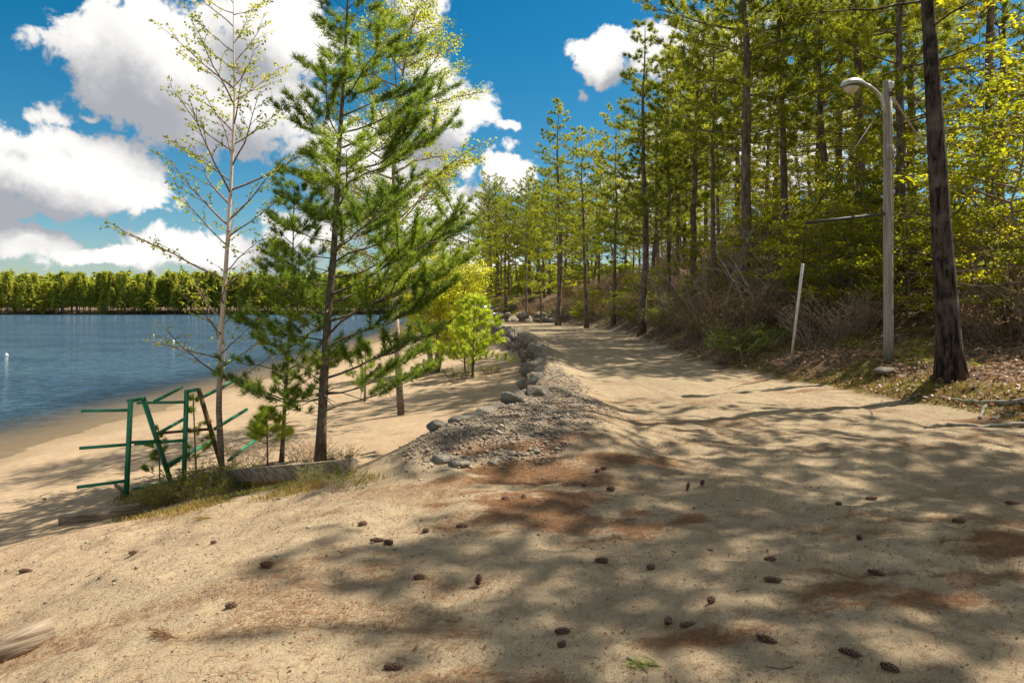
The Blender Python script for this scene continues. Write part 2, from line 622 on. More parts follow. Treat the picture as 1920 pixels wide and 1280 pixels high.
def ground_mat():
    m, t, o = newmat('sand_and_soil')
    co = t.new('ShaderNodeTexCoord').outputs['Object']
    n, _ = t.noise(co, .55, 5, .6)
    n2, _ = t.noise(co, 6.0, 5, .65)
    gr, _ = t.noise(co, 115, 3, .85)
    vo = t.new('ShaderNodeTexVoronoi')
    vo.inputs['Scale'].default_value = 26
    t.l.new(co, vo.inputs['Vector'])
    gr2, _ = t.noise(co, 48, 3, .7)
    road = t.mix(t.ramp(n, .3, .7), (.28, .215, .132), (.37, .29, .178))
    beach = t.mix(t.ramp(n, .3, .7), (.345, .245, .148), (.41, .30, .185))
    sand = t.mix(t.attr('beach'), road, beach)
    sand = t.mix(t.ramp(n2, .38, .7, 0, .5), sand, (.23, .175, .115))
    big, _ = t.noise(co, 1.6, 5, .65, .8)
    sand = t.mix(t.ramp(big, .52, .68, 0, .38), sand, (.20, .15, .10))
    sand = t.mix(t.ramp(gr, .53, .66, 0, .95), sand, (.10, .075, .05))
    sand = t.mix(t.math('MULTIPLY', t.ramp(vo.outputs['Distance'], .10, .17, .85, 0), t.ramp(n2, .42, .55)), sand, (.09, .06, .04))
    sand = t.mix(t.ramp(gr2, .62, .72, 0, .45), sand, (.24, .18, .12))
    sand = t.mix(t.ramp(gr, .28, .40, .5, 0), sand, (.45, .38, .28))
    sand = t.mix(t.math('MULTIPLY', t.attr('gravel'), .8), sand, t.mix(t.ramp(gr2, .35, .6), (.10, .08, .06), (.26, .21, .155)))
    st, _ = t.noise(t.vmath('MULTIPLY', co, (9, 26, 9)), 1.0, 6, .75, 1.6)
    stain = t.ramp(t.math('ADD', t.attr('needles'), t.math('MULTIPLY_ADD', st, 2.0, -.95)), .2, .85)
    stain = t.math('MULTIPLY', stain, t.ramp(gr2, .25, .6, .55, 1.0))
    sand = t.mix(t.math('MULTIPLY', stain, .85), sand, t.mix(t.ramp(gr, .35, .65), (.07, .03, .014), (.23, .115, .048)))
    sand = t.mix(t.math('MULTIPLY', t.attr('wet'), .6), sand, (.20, .145, .08))
    soil = t.mix(t.ramp(n2, .35, .62), (.045, .03, .018), (.16, .105, .06))
    soil = t.mix(t.ramp(gr2, .5, .7, 0, .7), soil, (.24, .15, .085))
    c = t.mix(t.attr('forest'), sand, soil)
    moss = t.mix(t.ramp(n2, .35, .65), (.10, .10, .02), (.30, .25, .03))
    c = t.mix(t.math('MULTIPLY', t.attr('moss'), t.ramp(gr2, .3, .55, .4, 1.0)), c, moss)
    hgt = t.math('ADD', t.math('MULTIPLY', gr, .25), t.math('ADD', t.math('MULTIPLY', gr2, .6), t.math('MULTIPLY', n2, 1.3)))
    principled(t, o, c, .95, hgt, .55, .035, spec=.12)
    return m


M['ground'] = ground_mat()


def water_mat():
    m, t, o = newmat('lake_water')
    co = t.new('ShaderNodeTexCoord').outputs['Object']
    w1, _ = t.noise(t.vmath('MULTIPLY', co, (.9, 1.9, 1)), 1.0, 4, .6, .5)
    w2, _ = t.noise(t.vmath('MULTIPLY', co, (.05, .14, 1)), 1.0, 3, .5)
    w3, _ = t.noise(t.vmath('MULTIPLY', co, (.22, .5, 1)), 1.0, 4, .6)
    col = t.mix(t.ramp(w2, .42, .58), (.030, .080, .135), (.045, .110, .170))
    b = principled(t, None, col, .09, t.math('ADD', w1, t.math('MULTIPLY', w3, 1.6)), 1.0, .7, spec=.4)
    b.inputs['IOR'].default_value = 1.33
    tr = t.new('ShaderNodeBsdfTransparent')
    tr.inputs[0].default_value = (.93, .92, .86, 1)
    mx = t.new('ShaderNodeMixShader')
    t.put(mx.inputs[0], t.ramp(t.attr('tint'), 0.0, .75, .18, 1.0))
    t.l.new(tr.outputs[0], mx.inputs[1])
    t.l.new(b.outputs[0], mx.inputs[2])
    t.l.new(mx.outputs[0], o.inputs[0])
    return m


M['water'] = water_mat()

# ------------------------------------------------------------------ ground in its regions


def axis(lo, hi, step, a, b, grow=1.09):
    c = [lo]
    st = step
    v = lo
    out = list(np.arange(lo, hi, step))
    v, st = out[-1], step
    while v < b:
        st *= grow
        v += st
        out.append(v)
    v, st = lo, step
    while v > a:
        st *= grow
        v -= st
        out.insert(0, v)
    return np.array(out)


def gravel_mask(x, y):
    n = (fbm(x * 1.3, y * 1.3, 41) - .5) * 1.6
    right = np.interp(y, [6, 7.5, 9, 11.4, 17, 26, 40, 60], [.5, 1.1, 1.45, 1.6, 1.4, 1.55, .7, -1])
    left = np.interp(y, [5, 6.5, 7.5, 8.5, 9.5], [-1.0, -1.25, -1.4, -1.15, -.65])
    left = np.where(y > 9.5, ex(y) - .4, left)
    return ss((right - x + n * .5) / .5) * ss((x - left + n * .5) / .5) * ss((y - 5.9 + n) / 1.0) * ss((62 - y) / 10)


def drift_mask(x, y):
    """orange needle drifts: streaks swept across the sand"""
    a = fbm(x * .55 + .35 * y, y * 1.5 - .3 * x, 55, 4)
    b = fbm(x * 1.7 + 1.1 * y, y * 3.6 - .8 * x, 66, 4)
    base = ss((a - .42) / .22) * ss((b - .43) / .22)
    zone = .35 + .9 * np.exp(-(((x - .2) / 1.7) ** 2 + ((y - 6.0) / 1.0) ** 2)) + .5 * ss((x + .5) / 2) * ss((6.5 - y) / 2)
    edge = ss((x - rx(y) + 1.6) / 1.2)
    zone = zone + .8 * edge
    m = base * zone + .7 * np.exp(-(((x + .1) / 1.9) ** 2 + ((y - 6.3) / .75) ** 2)) * ss((b - .36) / .2)
    m = m * (1 - .8 * ss((ex(y) - x - .2) / wemb(y)))
    m = m + .85 * np.exp(-(((x + 3.4) / 2.2) ** 2 + ((y - 8.6 - .12 * (x + 3.4)) / 1.0) ** 2)) * ss((b - .34) / .25)
    return np.clip(m, 0, 1)


gx = axis(-8, 9, .05, -700, 500, 1.10)
gy = axis(1.2, 14, .05, -60, 900, 1.05)
XX, YY = np.meshgrid(gx, gy)
ZZ = H(XX, YY)
# footprints and faint wheel ruts trodden into the sand
drg = np.random.default_rng(77)
for _ in range(620):
    fx, fy = drg.uniform(-7.5, 6.5), 1.6 + 12.2 * drg.uniform(0, 1) ** 1.3
    i0, i1 = np.searchsorted(gy, (fy - .3, fy + .3))
    j0, j1 = np.searchsorted(gx, (fx - .3, fx + .3))
    an_ = drg.uniform(0, 3.14)
    ux, uy = XX[i0:i1, j0:j1] - fx, YY[i0:i1, j0:j1] - fy
    a_ = (ux * math.cos(an_) + uy * math.sin(an_)) / .15
    b_ = (-ux * math.sin(an_) + uy * math.cos(an_)) / .075
    r2 = a_ * a_ + b_ * b_
    ZZ[i0:i1, j0:j1] -= drg.uniform(.006, .022) * (np.exp(-r2 * 1.2) - .45 * np.exp(-(np.sqrt(r2) - 1.35) ** 2 * 5))
mid_ = (ex(YY) + rx(YY)) * .5 + .5
for off_, dp_ in ((-1.25, .02), (-.95, .012), (.35, .02), (.7, .014), (1.5, .014)):
    ZZ -= dp_ * np.exp(-((XX - mid_ - off_ - (fbm(YY * .2, YY * 0 + off_, 5) - .5) * .9) / .11) ** 2) * ss((YY - 3) / 3) * ss((50 - YY) / 10)
q_ = XX - rx(YY)
fo = ss((q_ + .15 + (fbm(XX * 1.1, YY * 1.1, 77) - .5) * 1.6) / .7)
fo = np.maximum(fo, ss((YY - 86) / 6) * ss((XX + 15) / 4))
fo = np.maximum(fo, ss((YY - 318) / 4))
fo = np.maximum(fo, ss((-XX - 425) / 5))
be = ss((ex(YY) - XX - .2) / np.maximum(wemb(YY) * .8, .3))
wet = ss((WL + .16 - ZZ + (fbm(XX * 1.1, YY * .5, 88) - .5) * .12) / .14)
gv = gravel_mask(XX, YY)
nd = drift_mask(XX, YY)
mo = np.exp(-((q_ - .9) / .55) ** 2) * ss((16 - YY) / 4) * ss((fbm(XX * .9, YY * .9, 99) - .36) / .2) * ss((YY - 7) / 2)
mo = np.maximum(mo, .8 * ss((fbm(XX * .7, YY * .7, 101) - .52) / .1) * ss(q_ / 1.5))
emb = np.clip(np.exp(-((XX + 3.6) / 1.9) ** 2 - ((YY - 9.3 - .15 * (XX + 3.6)) / .9) ** 2) * 1.6, 0, 1)
mo = np.maximum(mo, .6 * emb * ss((fbm(XX * 1.4, YY * 1.4, 103) - .42) / .15))


def ground_piece(name, mask):
    ny, nx = XX.shape
    idx = np.arange(ny * nx).reshape(ny, nx)
    quads = np.stack([idx[:-1, :-1], idx[:-1, 1:], idx[1:, 1:], idx[1:, :-1]], -1)[mask]
    used, inv = np.unique(quads, return_inverse=True)
    mb = MB()
    v = np.stack([XX.ravel()[used], YY.ravel()[used], ZZ.ravel()[used]], -1)
    mb.add(v, None, inv.reshape(-1, 4))
    o = mb.build(name, M['ground'], smooth=True)
    for k, a in (('beach', be), ('forest', fo), ('gravel', gv), ('needles', nd), ('moss', mo), ('wet', wet)):
        at = o.data.attributes.new(k, 'FLOAT', 'POINT')
        at.data.foreach_set('value', a.ravel()[used].astype(np.float32))
    o['kind'] = 'structure'
    return o


fc = fo[:-1, :-1] > .5
bc = (be[:-1, :-1] > .5) & ~fc
farm = (YY[:-1, :-1] > 300) | (XX[:-1, :-1] < -400)
ground_piece('road', ~fc & ~bc & ~farm)
ground_piece('beach', bc & ~farm)
ground_piece('forest_floor', fc & ~farm)
ground_piece('far_shore', farm)

# lake
lx = np.concatenate([np.arange(-640, -60, 20.), np.arange(-60, -20, 2.), np.arange(-20, -8, .25)])
ly = np.concatenate([np.arange(-60, 0, 4.), np.arange(0, 60, .6), np.arange(60, 330, 6.)])
LX, LY = np.meshgrid(lx, ly)
dep = np.clip(WL - H(LX, LY), 0, 3)
idx = np.arange(LX.size).reshape(LX.shape)
mb = MB()
mb.add(np.stack([LX.ravel(), LY.ravel(), np.full(LX.size, WL)], -1), None,
       np.stack([idx[:-1, :-1], idx[:-1, 1:], idx[1:, 1:], idx[1:, :-1]], -1), dep.ravel())
tag(mb.build('lake_water', M['water'], smooth=True), kind='structure')


# ------------------------------------------------------------------ plants: builders
def unit(v):
    return v / (np.linalg.norm(v, axis=-1, keepdims=True) + 1e-9)


def needles(rng, pos, dr, tint, n, ln, w, spread=.75):
    """tufts of needles: one thin triangle each"""
    pos, dr, tint = np.asarray(pos), unit(np.asarray(dr)), np.asarray(tint)
    k = len(pos)
    d = unit(dr[:, None] + rng.normal(0, spread, (k, n, 3)))
    b = pos[:, None] + rng.normal(0, ln * .12, (k, n, 3))
    L = ln * rng.uniform(.65, 1.1, (k, n, 1))
    wv = unit(np.cross(d, rng.normal(0, 1, (k, n, 3)))) * w * .5
    v = np.stack([b - wv, b + wv, b + d * L], 2).reshape(-1, 3)
    tt = np.clip(np.repeat(tint, n) + rng.normal(0, .12, k * n), 0, 1)
    mb = MB()
    mb.add(v, np.arange(k * n * 3).reshape(-1, 3), None, np.repeat(tt, 3))
    return mb


def leaves(rng, pos, dr, tint, ln, w, flat=.5, droop=0.0, mb=None):
    """leaves: a folded diamond of two triangles each"""
    pos, tint = np.asarray(pos), np.asarray(tint)
    k = len(pos)
    d = unit(np.asarray(dr) + rng.normal(0, .6, (k, 3)) + np.array([0, 0, -droop]))
    nrm = unit(rng.normal(0, 1, (k, 3)) * (1 - flat) + np.array([0, 0, 1.]) * flat)
    sd = unit(np.cross(d, nrm))
    up = np.cross(sd, d)
    L = ln * rng.uniform(.6, 1.15, (k, 1))
    ww = w * .5 * rng.uniform(.7, 1.15, (k, 1))
    mid = pos + d * L * .45 + up * L * .10
    v = np.stack([pos, mid - sd * ww, pos + d * L, mid + sd * ww], 1).reshape(-1, 3)
    i = np.arange(k)[:, None] * 4
    tr = np.concatenate([i + [0, 1, 2], i + [0, 2, 3]])
    mb = mb or MB()
    mb.add(v, tr, None, np.repeat(tint, 4))
    return mb


def poly_branch(rng, p0, phi, e0, e1, L, n=6, wob=.12):
    pts = [np.array(p0, float)]
    st = L / (n - 1)
    for i in range(1, n):
        e = e0 + (e1 - e0) * i / (n - 1) + rng.normal(0, wob * .6)
        phi += rng.normal(0, wob)
        pts.append(pts[-1] + st * np.array([math.cos(phi) * math.cos(e), math.sin(phi) * math.cos(e), math.sin(e)]))
    return np.array(pts), phi


def along(pts, t):
    n = len(pts) - 1
    f = min(max(t, 0), .9999) * n
    i = int(f)
    return pts[i] + (pts[i + 1] - pts[i]) * (f - i), unit(pts[i + 1] - pts[i])


def trunk_path(rng, hgt, lean=(0, 0), wob=.03, n=14):
    t = np.linspace(0, 1, n)
    w = np.cumsum(rng.normal(0, wob, (n, 2)), 0)
    w -= w[0]
    return np.stack([lean[0] * t + w[:, 0], lean[1] * t + w[:, 1], hgt * t], -1)


def gen_pine(seed, hgt, r0, path=None, bw=.12, asym=0.0, cb=.4, nb=50, L0=3.0, prof='round', e0=.25, e1=.35, sub=7, subL=.42, sp=.16,
             inner=.25, dead=10, br=.018, wob=.03, lean=(0, 0), updir=.5, phis=None):
    rng = np.random.default_rng(seed)
    tp = trunk_path(rng, hgt, lean, wob) if path is None else np.asarray(path, float)
    hgt = tp[-1, 2]
    tk, bm = MB(), MB()
    tt = np.linspace(0, 1, len(tp))
    flare = 1 + .35 * np.exp(-tt * 30)
    tk.tube(tp, np.maximum(r0 * (1 - tt) ** .8, .012) * flare, 10)
    P, D, T = [], [], []
    ph = rng.uniform(0, 6.28)

    def at(f):
        z = f * hgt
        i = int(np.clip(np.searchsorted(tp[:, 2], z) - 1, 0, len(tp) - 2))
        u = (z - tp[i, 2]) / (tp[i + 1, 2] - tp[i, 2] + 1e-9)
        return tp[i] + (tp[i + 1] - tp[i]) * u
    for k in range(nb):
        t = (k + rng.uniform(0, 1)) / nb
        f = cb + (1 - cb) * t * .985
        ph += 2.4 + rng.normal(0, .35)
        if prof == 'cone':
            L = L0 * ((1 - t) ** .75 * .92 + .10) * rng.uniform(.7, 1.12)
        elif prof == 'round':
            L = L0 * (.35 + .75 * math.sin(math.pi * min(t * .8 + .22, 1)) ** .8) * rng.uniform(.45, 1.12)
        else:
            L = L0 * np.interp(t, prof[0], prof[1]) * rng.uniform(.5, 1.2)
        L *= 1 + asym * math.cos(ph)
        ee0 = e0 + rng.normal(0, .17) + .45 * t * (1 if prof != 'cone' else .6)
        ee1 = e1 + rng.normal(0, .18) + .35 * t
        pts, _ = poly_branch(rng, at(f), ph, ee0, ee1, L, 7, bw)
        rb = max(br * L * .6, .006)
        bm.tube(pts, np.linspace(rb, rb * .18, 7), 4, cap=False)
        tb = float(np.clip(rng.normal(.5, .22), 0, 1))
        ns = max(3, int(sub * L / L0 + .5) + 1)
        for j in range(ns):
            u = inner + (1 - inner) * (j + rng.uniform(0, .9)) / ns
            b, d = along(pts, u)
            pa = math.atan2(d[1], d[0]) + (1 if j % 2 else -1) * rng.uniform(.5, 1.15)
            sL = L * subL * (1.1 - .65 * u) * rng.uniform(.6, 1.2)
            sp_, _ = poly_branch(rng, b, pa, math.asin(np.clip(d[2], -.9, .9)) * .6 + rng.normal(.08, .15), e1 + .25, sL, 4, .15)
            bm.tube(sp_, np.linspace(max(rb * .4, .004), .003, 4), 3, cap=False)
            m = max(2, int(sL * .8 / sp))
            for i in range(m):
                w = .28 + .72 * (i + rng.uniform(.3, 1)) / m
                c, dd = along(sp_, w)
                P.append(c)
                D.append(dd + np.array([0, 0, updir]))
                T.append(tb + rng.normal(0, .12))
        c, dd = along(pts, 1)
        P.append(c)
        D.append(dd + np.array([0, 0, updir]))
        T.append(tb + .2)
    for k in range(dead):
        f = rng.uniform(.12, cb + .05)
        pts, _ = poly_branch(rng, at(f), rng.uniform(0, 6.28), rng.normal(.05, .2), rng.normal(-.1, .25), rng.uniform(.2, .55) * L0, 4, .2)
        bm.tube(pts, np.linspace(.016, .005, 4), 3, cap=False)
    return tk, bm, P, D, T


def gen_broad(seed, path, r0, cb=.25, nb=26, L0=1.6, prof=((0, .5, 1), (.8, 1, .3)), e0=.75, e1=.75, sub=6, subL=.45, tw=3, sp=.12,
              cluster=2, k=8, brf=.012, phis=None):
    rng = np.random.default_rng(seed)
    tp = np.asarray(path, float)
    tk, bm = MB(), MB()
    tt = np.linspace(0, 1, len(tp))
    tk.tube(tp, np.maximum(r0 * (1 - tt) ** .85, .006), k)
    P, D, T = [], [], []
    ph = rng.uniform(0, 6.28)
    for b in range(nb):
        t = (b + rng.uniform(0, 1)) / nb
        f = cb + (1 - cb) * t
        p0, _ = along(tp, f)
        ph += 2.4 + rng.normal(0, .4)
        L = L0 * np.interp(t, prof[0], prof[1]) * rng.uniform(.7, 1.2)
        pts, _ = poly_branch(rng, p0, ph, e0 + rng.normal(0, .15), e1 + rng.normal(0, .2), L, 7, .1)
        rb = max(brf * L, .004)
        bm.tube(pts, np.linspace(rb, rb * .2, 7), 4, cap=False)
        tb = float(np.clip(rng.normal(.5, .25), 0, 1))
        for j in range(sub):
            u = .25 + .75 * (j + rng.uniform(0, .9)) / sub
            q, d = along(pts, u)
            pa = math.atan2(d[1], d[0]) + (1 if j % 2 else -1) * rng.uniform(.4, 1.1)
            sL = L * subL * (1.1 - .6 * u) * rng.uniform(.6, 1.2)
            s_, _ = poly_branch(rng, q, pa, math.asin(np.clip(d[2], -.95, .95)) * .8, e1 * .6, sL, 4, .2)
            bm.tube(s_, np.linspace(max(rb * .35, .0028), .0018, 4), 3, cap=False)
            m = max(2, int(sL / sp))
            for i in range(m):
                c, dd = along(s_, .2 + .8 * (i + rng.uniform(0, 1)) / m)
                for _ in range(cluster):
                    P.append(c + rng.normal(0, .02, 3))
                    D.append(dd)
                    T.append(tb + rng.normal(0, .2))
    return tk, bm, np.array(P), np.array(D), np.clip(np.array(T), 0, 1)


def pxpath(pts, y, base=None):
    """trunk line given in pixels at one depth, made local to its first point"""
    w = np.array([Wd(a, b, y) for a, b in pts])
    o = w[0].copy()
    n = 16
    t = np.linspace(0, 1, len(w))
    tn = np.linspace(0, 1, n)
    loc = np.stack([np.interp(tn, t, w[:, i] - o[i]) for i in range(3)], -1)
    return loc, o


def assemble(name, loc, parts, label, cat, group=None, rz=0.0, sc=1.0):
    e = empty(name, loc, rz, sc)
    for nm, mbx, mat, smooth in parts:
        mbx.build(nm, mat, e, smooth)
    return tag(e, label, cat, group)


# ------------------------------------------------------------------ far shore wood
def far_tree(seed, kind):
    rng = np.random.default_rng(seed)
    hgt = 20
    fo_, tk = MB(), MB()
    tk.tube([(0, 0, 0), (.2, 0, hgt * .55), (0, .1, hgt * .95)], [.28, .2, .04], 5)
    P, D, T = [], [], []
    n = 300 if kind else 240
    for i in range(n):
        t = rng.uniform(0, 1) ** .8
        z = hgt * (.22 + .78 * t) if kind else hgt * (.12 + .8 * t)
        r = (2.5 * (1 - t) ** .7 + .2) * rng.uniform(.35, 1.05) if kind else 3.6 * math.sqrt(max(.02, 1 - (2 * t - 1) ** 2)) * rng.uniform(.4, 1)
        a = rng.uniform(0, 6.28)
        P.append((r * math.cos(a), r * math.sin(a), z))
        D.append((math.cos(a), math.sin(a), .3))
        T.append(rng.uniform(0, 1))
    fo_ = needles(rng, P, D, T, 6, 1.25, .5, .8)
    return tk, fo_


FAR = []
for i in range(5):
    tk, fl = far_tree(300 + i, i < 4)
    FAR.append((tk.data('trunk', M['bark_grey']), fl.data('crown', M['leaf_far'])))
rr = random.Random(5)
far_n = 0
GF = 'trees lining the far shore of the lake'
xf = -335.0
while xf < -8 and far_n < 285:
    y = 321 + rr.uniform(0, 9)
    k = rr.choice([0, 1, 2, 3, 4, 0, 1])
    e = empty('pine_tree' if k < 4 else 'broadleaf_tree', (xf, y, h1(xf, y) - .3), rr.uniform(0, 6.28), 1)
    e.scale = (rr.uniform(.65, 1.15), rr.uniform(.8, 1.1), rr.uniform(.6, 1.02) * (.5 if k == 4 else 1))
    for nm, md in zip(('trunk', 'crown'), FAR[k]):
        c = bpy.data.objects.new(nm, md)
        COL.objects.link(c)
        c.parent = e
    fpx = CX + F * xf / y
    spot = ('at the left frame edge' if fpx < 90 else 'well left of the birch' if fpx < 250 else 'just left of the birch trunk' if fpx < 415 else
            'between birch and tall pine' if fpx < 615 else 'behind the tall pine\'s right boughs' if fpx < 760 else 'at the far right end of the lake')
    tag(e, ('green pine across the lake, ' if k < 4 else 'low bushy pale green tree across the lake, ') + spot, 'tree', GF)
    xf += rr.uniform(.6, 1.75)
    far_n += 1
# the wood behind that front row reads as one mass
rng = np.random.default_rng(9)
P, D, T = [], [], []
for i in range(640):
    x = rng.uniform(-470, 60)
    y = rng.uniform(328, 362)
    hh = rng.uniform(14.5, 20)
    b = h1(x, y)
    for j in range(60):
        t = rng.uniform(0, 1)
        r = (3.2 * (1 - t) ** .7 + .3) * rng.uniform(.3, 1)
        a = rng.uniform(0, 6.28)
        P.append((x + r * math.cos(a), y + r * math.sin(a), b + hh * (.15 + .85 * t)))
        D.append((math.cos(a), math.sin(a), .3))
        T.append(rng.uniform(.1, .95))
tag(needles(rng, P, D, T, 3, 2.4, 1.3, .7).build('far_forest', M['leaf_far']), kind='stuff',
    label='dark conifer wood rising behind the far shore treeline', cat='forest')

# ------------------------------------------------------------------ the pine wood on the right
VAR = []
for i, (hgt, r0, cb, nb, L0, prof) in enumerate([(16.5, .20, .32, 56, 3.3, 'round'), (15, .17, .34, 50, 3.0, 'round'), (17.5, .21, .27, 64, 3.3, 'cone'),
                                                 (14.5, .15, .26, 52, 2.8, 'round'), (16, .16, .46, 42, 2.8, 'round'), (13, .11, .22, 50, 2.3, 'cone')]):
    tk, bm, P, D, T = gen_pine(500 + i, hgt, r0, cb=cb, nb=nb, L0=L0, prof=prof, e0=.12, e1=.22, sub=8, sp=.19, dead=16, wob=.05, lean=(.25, .1))
    rng = np.random.default_rng(600 + i)
    cr = needles(rng, P, D, T, 28, .25, .028, .85)
    VAR.append((tk.data('trunk', M['bark_pine'], True), bm.data('branches', M['bark_pine']), cr.data('crown', M['needle_forest'])))


def place_pine(x, y, k, sc, rz, label, group=None, tilt=None):
    e = empty('pine_tree', (x, y, h1(x, y) - .08), rz, sc)
    if tilt:
        e.rotation_euler = (tilt[0], tilt[1], rz)
    for nm, md in zip(('trunk', 'branches', 'crown'), VAR[k]):
        c = bpy.data.objects.new(nm, md)
        COL.objects.link(c)
        c.parent = e
    return tag(e, label, 'pine tree', group)


GP = 'pines of the wood right of the sandy road'
taken = []
HERO = [  # pixel column at the foot, depth, variant, scale, turn, label
    (1395, 25, 0, 1.12, .3, 'tall thick-trunked pine whose crown leaves the frame top, left of the lamp post'),
    (1203, 34, 2, .93, 1.0, 'tall straight pine standing out against the white cloud above the road bend'),
    (1046, 56, 2, 1.1, 2.2, 'slender pine spire standing alone against blue sky at the left end of the wood'),
    (1255, 37, 3, 1.0, 4.0, 'pine with crown starting low, right beside the tall straight one above the bend'),
    (1300, 33, 1, 1.05, .9, 'slim pine between the thick-trunked pine and the bank shrubs'),
    (1150, 47, 4, .95, 5.1, 'pine with thin pale sunlit trunk at the bank edge above the bend'),
    (1100, 50, 1, 1.0, 3.3, 'pine with dark trunk just right of the lone spire'),
    (1475, 27, 4, 1.05, 2.0, 'pine with long bare trunk behind the tall bare shrub stems'),
    (1545, 26, 3, 1.1, 1.4, 'dark pine behind the end of the strut of the lamp post'),
    (1618, 24, 1, 1.15, 5.5, 'leaning dark pine directly behind the lamp head'),
    (1712, 30, 0, 1.0, 2.7, 'pine filling the gap between the lamp post and the large dark trunk'),
    (1850, 22, 4, 1.05, .2, 'pine just right of the large dark trunk near the frame edge'),
    (985, 72, 4, .95, .7, 'pine with pale sunlit trunk above the boulder heap at the road end'),
    (948, 82, 1, .95, 1.9, 'leftmost pine of the wood, behind the parked truck'),
    (1015, 64, 5, 1.0, 2.9, 'thin young pine just left of the lone spire'),
]
for px, y, k, s, rz, lb in HERO:
    x = (px - CX) / F * y
    taken.append((x, y))
    place_pine(x, y, k, s, rz, lb, tilt=(0, -.06 if 'leaning' in lb else 0))
rr = random.Random(23)
tries = 0
while len(taken) < 80 and tries < 8000:
    tries += 1
    y = rr.uniform(19, 112) if rr.random() < .6 else rr.uniform(19, 60)
    x = rr.uniform(-25, 40)
    if y < 86 and x < float(rx(np.array(y))) + (1.6 if y > 28 else 4.5):
        continue
    if y >= 86 and x < -16:
        continue
    if y < 86 and x > float(rx(np.array(y))) + 13 + .1 * y:
        continue
    px = CX + F * x / y
    if px > 2150 or px < 895:
        continue
    if any((x - a) ** 2 + (y - b) ** 2 < (2.9 + y * .010) ** 2 for a, b in taken):
        continue
    taken.append((x, y))
    zone = ('at the wood\'s left end by the road bend' if px < 1000 else 'around the lone spire above the bend' if px < 1160 else
            'between the tall straight pine and the thick-trunked one' if px < 1390 else 'between the thick-trunked pine and the lamp post' if px < 1650
            else 'between the lamp post and the large dark trunk' if px < 1760 else 'right of the large dark trunk')
    place_pine(x, y, rr.randrange(6), rr.uniform(.82, 1.08), rr.uniform(0, 6.28),
               ('front row pine ' if y < 36 else 'middle row pine ' if y < 62 else 'pine far back ') + zone, GP, (rr.gauss(0, .02), rr.gauss(0, .02)))
# pines beside and behind the camera's right, whose crowns shade the sand in front
for x, y, k, s, rz in [(8.0, 7.7, 4, .86, 1), (8.8, 5.3, 1, .95, 3.3), (8.6, 1.6, 4, .9, 5), (12.5, 9.8, 4, 1.1, .4), (12, -1.5, 3, 1.1, 4),
                       (16, 6.5, 4, 1.0, .9)]:
    place_pine(x, y, k, s, rz, 'pine beside the sand at the right, only its shade and branch ends in view', 'pines beside the sand out of frame')

# the large dark trunk
bx, by, bz = G(1783, 706)
loc, org = pxpath([(1783, 706), (1775, 560), (1765, 420), (1752, 200), (1742, 40), (1728, -180), (1718, -500), (1712, -720)], by)
tk, bm, P, D, T = gen_pine(81, 1, .205, path=loc, cb=.46, nb=30, L0=3.3, prof='round', e0=-.05, e1=.05, sub=8, sp=.16, dead=14, br=.016)
rng = np.random.default_rng(82)
big_pine = assemble('pine_tree', (bx, by, bz - .1), [('trunk', tk, M['bark_dark'], True), ('branches', bm, M['bark_dark'], False),
                    ('crown', needles(rng, P, D, T, 60, .20, .014, .85), M['needle_forest'], False)],
                    'large dark furrowed pine trunk, nearest of the wood at the right edge', 'pine tree')
for pts, r in (([(1935, 757), (1880, 758), (1845, 757), (1800, 755), (1770, 748)], .055), ([(1945, 795), (1850, 801), (1780, 798), (1735, 803)], .03),
               ([(1930, 778), (1880, 782), (1850, 790)], .025), ([(1850, 758), (1842, 775), (1838, 788)], .03), ([(1690, 757), (1710, 748), (1725, 743)], .02)):
    w = []
    for a, b in pts:
        g = np.array(G(a, b))
        w.append(g - np.array([bx, by, bz - .1]) + np.array([0, 0, r * .45]))
    w = np.array(w)
    tn = np.linspace(0, 1, 14)
    w = np.stack([np.interp(tn, np.linspace(0, 1, len(w)), w[:, i]) for i in range(3)], -1) + rng.normal(0, .012, (14, 3))
    MB().tube(w, r * (1 - .5 * tn) * rng.uniform(.8, 1.2, 14), 7).build('root', M['bark_grey'], big_pine, True)

# ------------------------------------------------------------------ understory on the right
SAP = []
for i in range(4):
    rng = np.random.default_rng(700 + i)
    hgt = [5.5, 4.6, 6.8, 3.4][i]
    tp = trunk_path(rng, hgt, (rng.normal(0, .3), rng.normal(0, .3)), .05)
    tk, bm, P, D, T = gen_broad(710 + i, tp, .035, cb=.12, nb=34, L0=1.9, prof=((0, .4, 1), (.9, 1, .35)), e0=.35, e1=.05, sub=8, subL=.5, sp=.10, cluster=4)
    P = P + rng.normal(0, .05, P.shape)
    lf = leaves(rng, P, D, T, .11, .08, .7)
    SAP.append((tk.data('trunk', M['bark_grey'], True), bm.data('branches', M['twig']), lf.data('leaves', M['leaf_understory'])))


def place_sap(x, y, k, sc, rz, label, group):
    e = empty('sapling', (x, y, h1(x, y) - .05), rz, sc)
    for nm, md in zip(('trunk', 'branches', 'leaves'), SAP[k]):
        c = bpy.data.objects.new(nm, md)
        COL.objects.link(c)
        c.parent = e
    return tag(e, label, 'sapling', group)


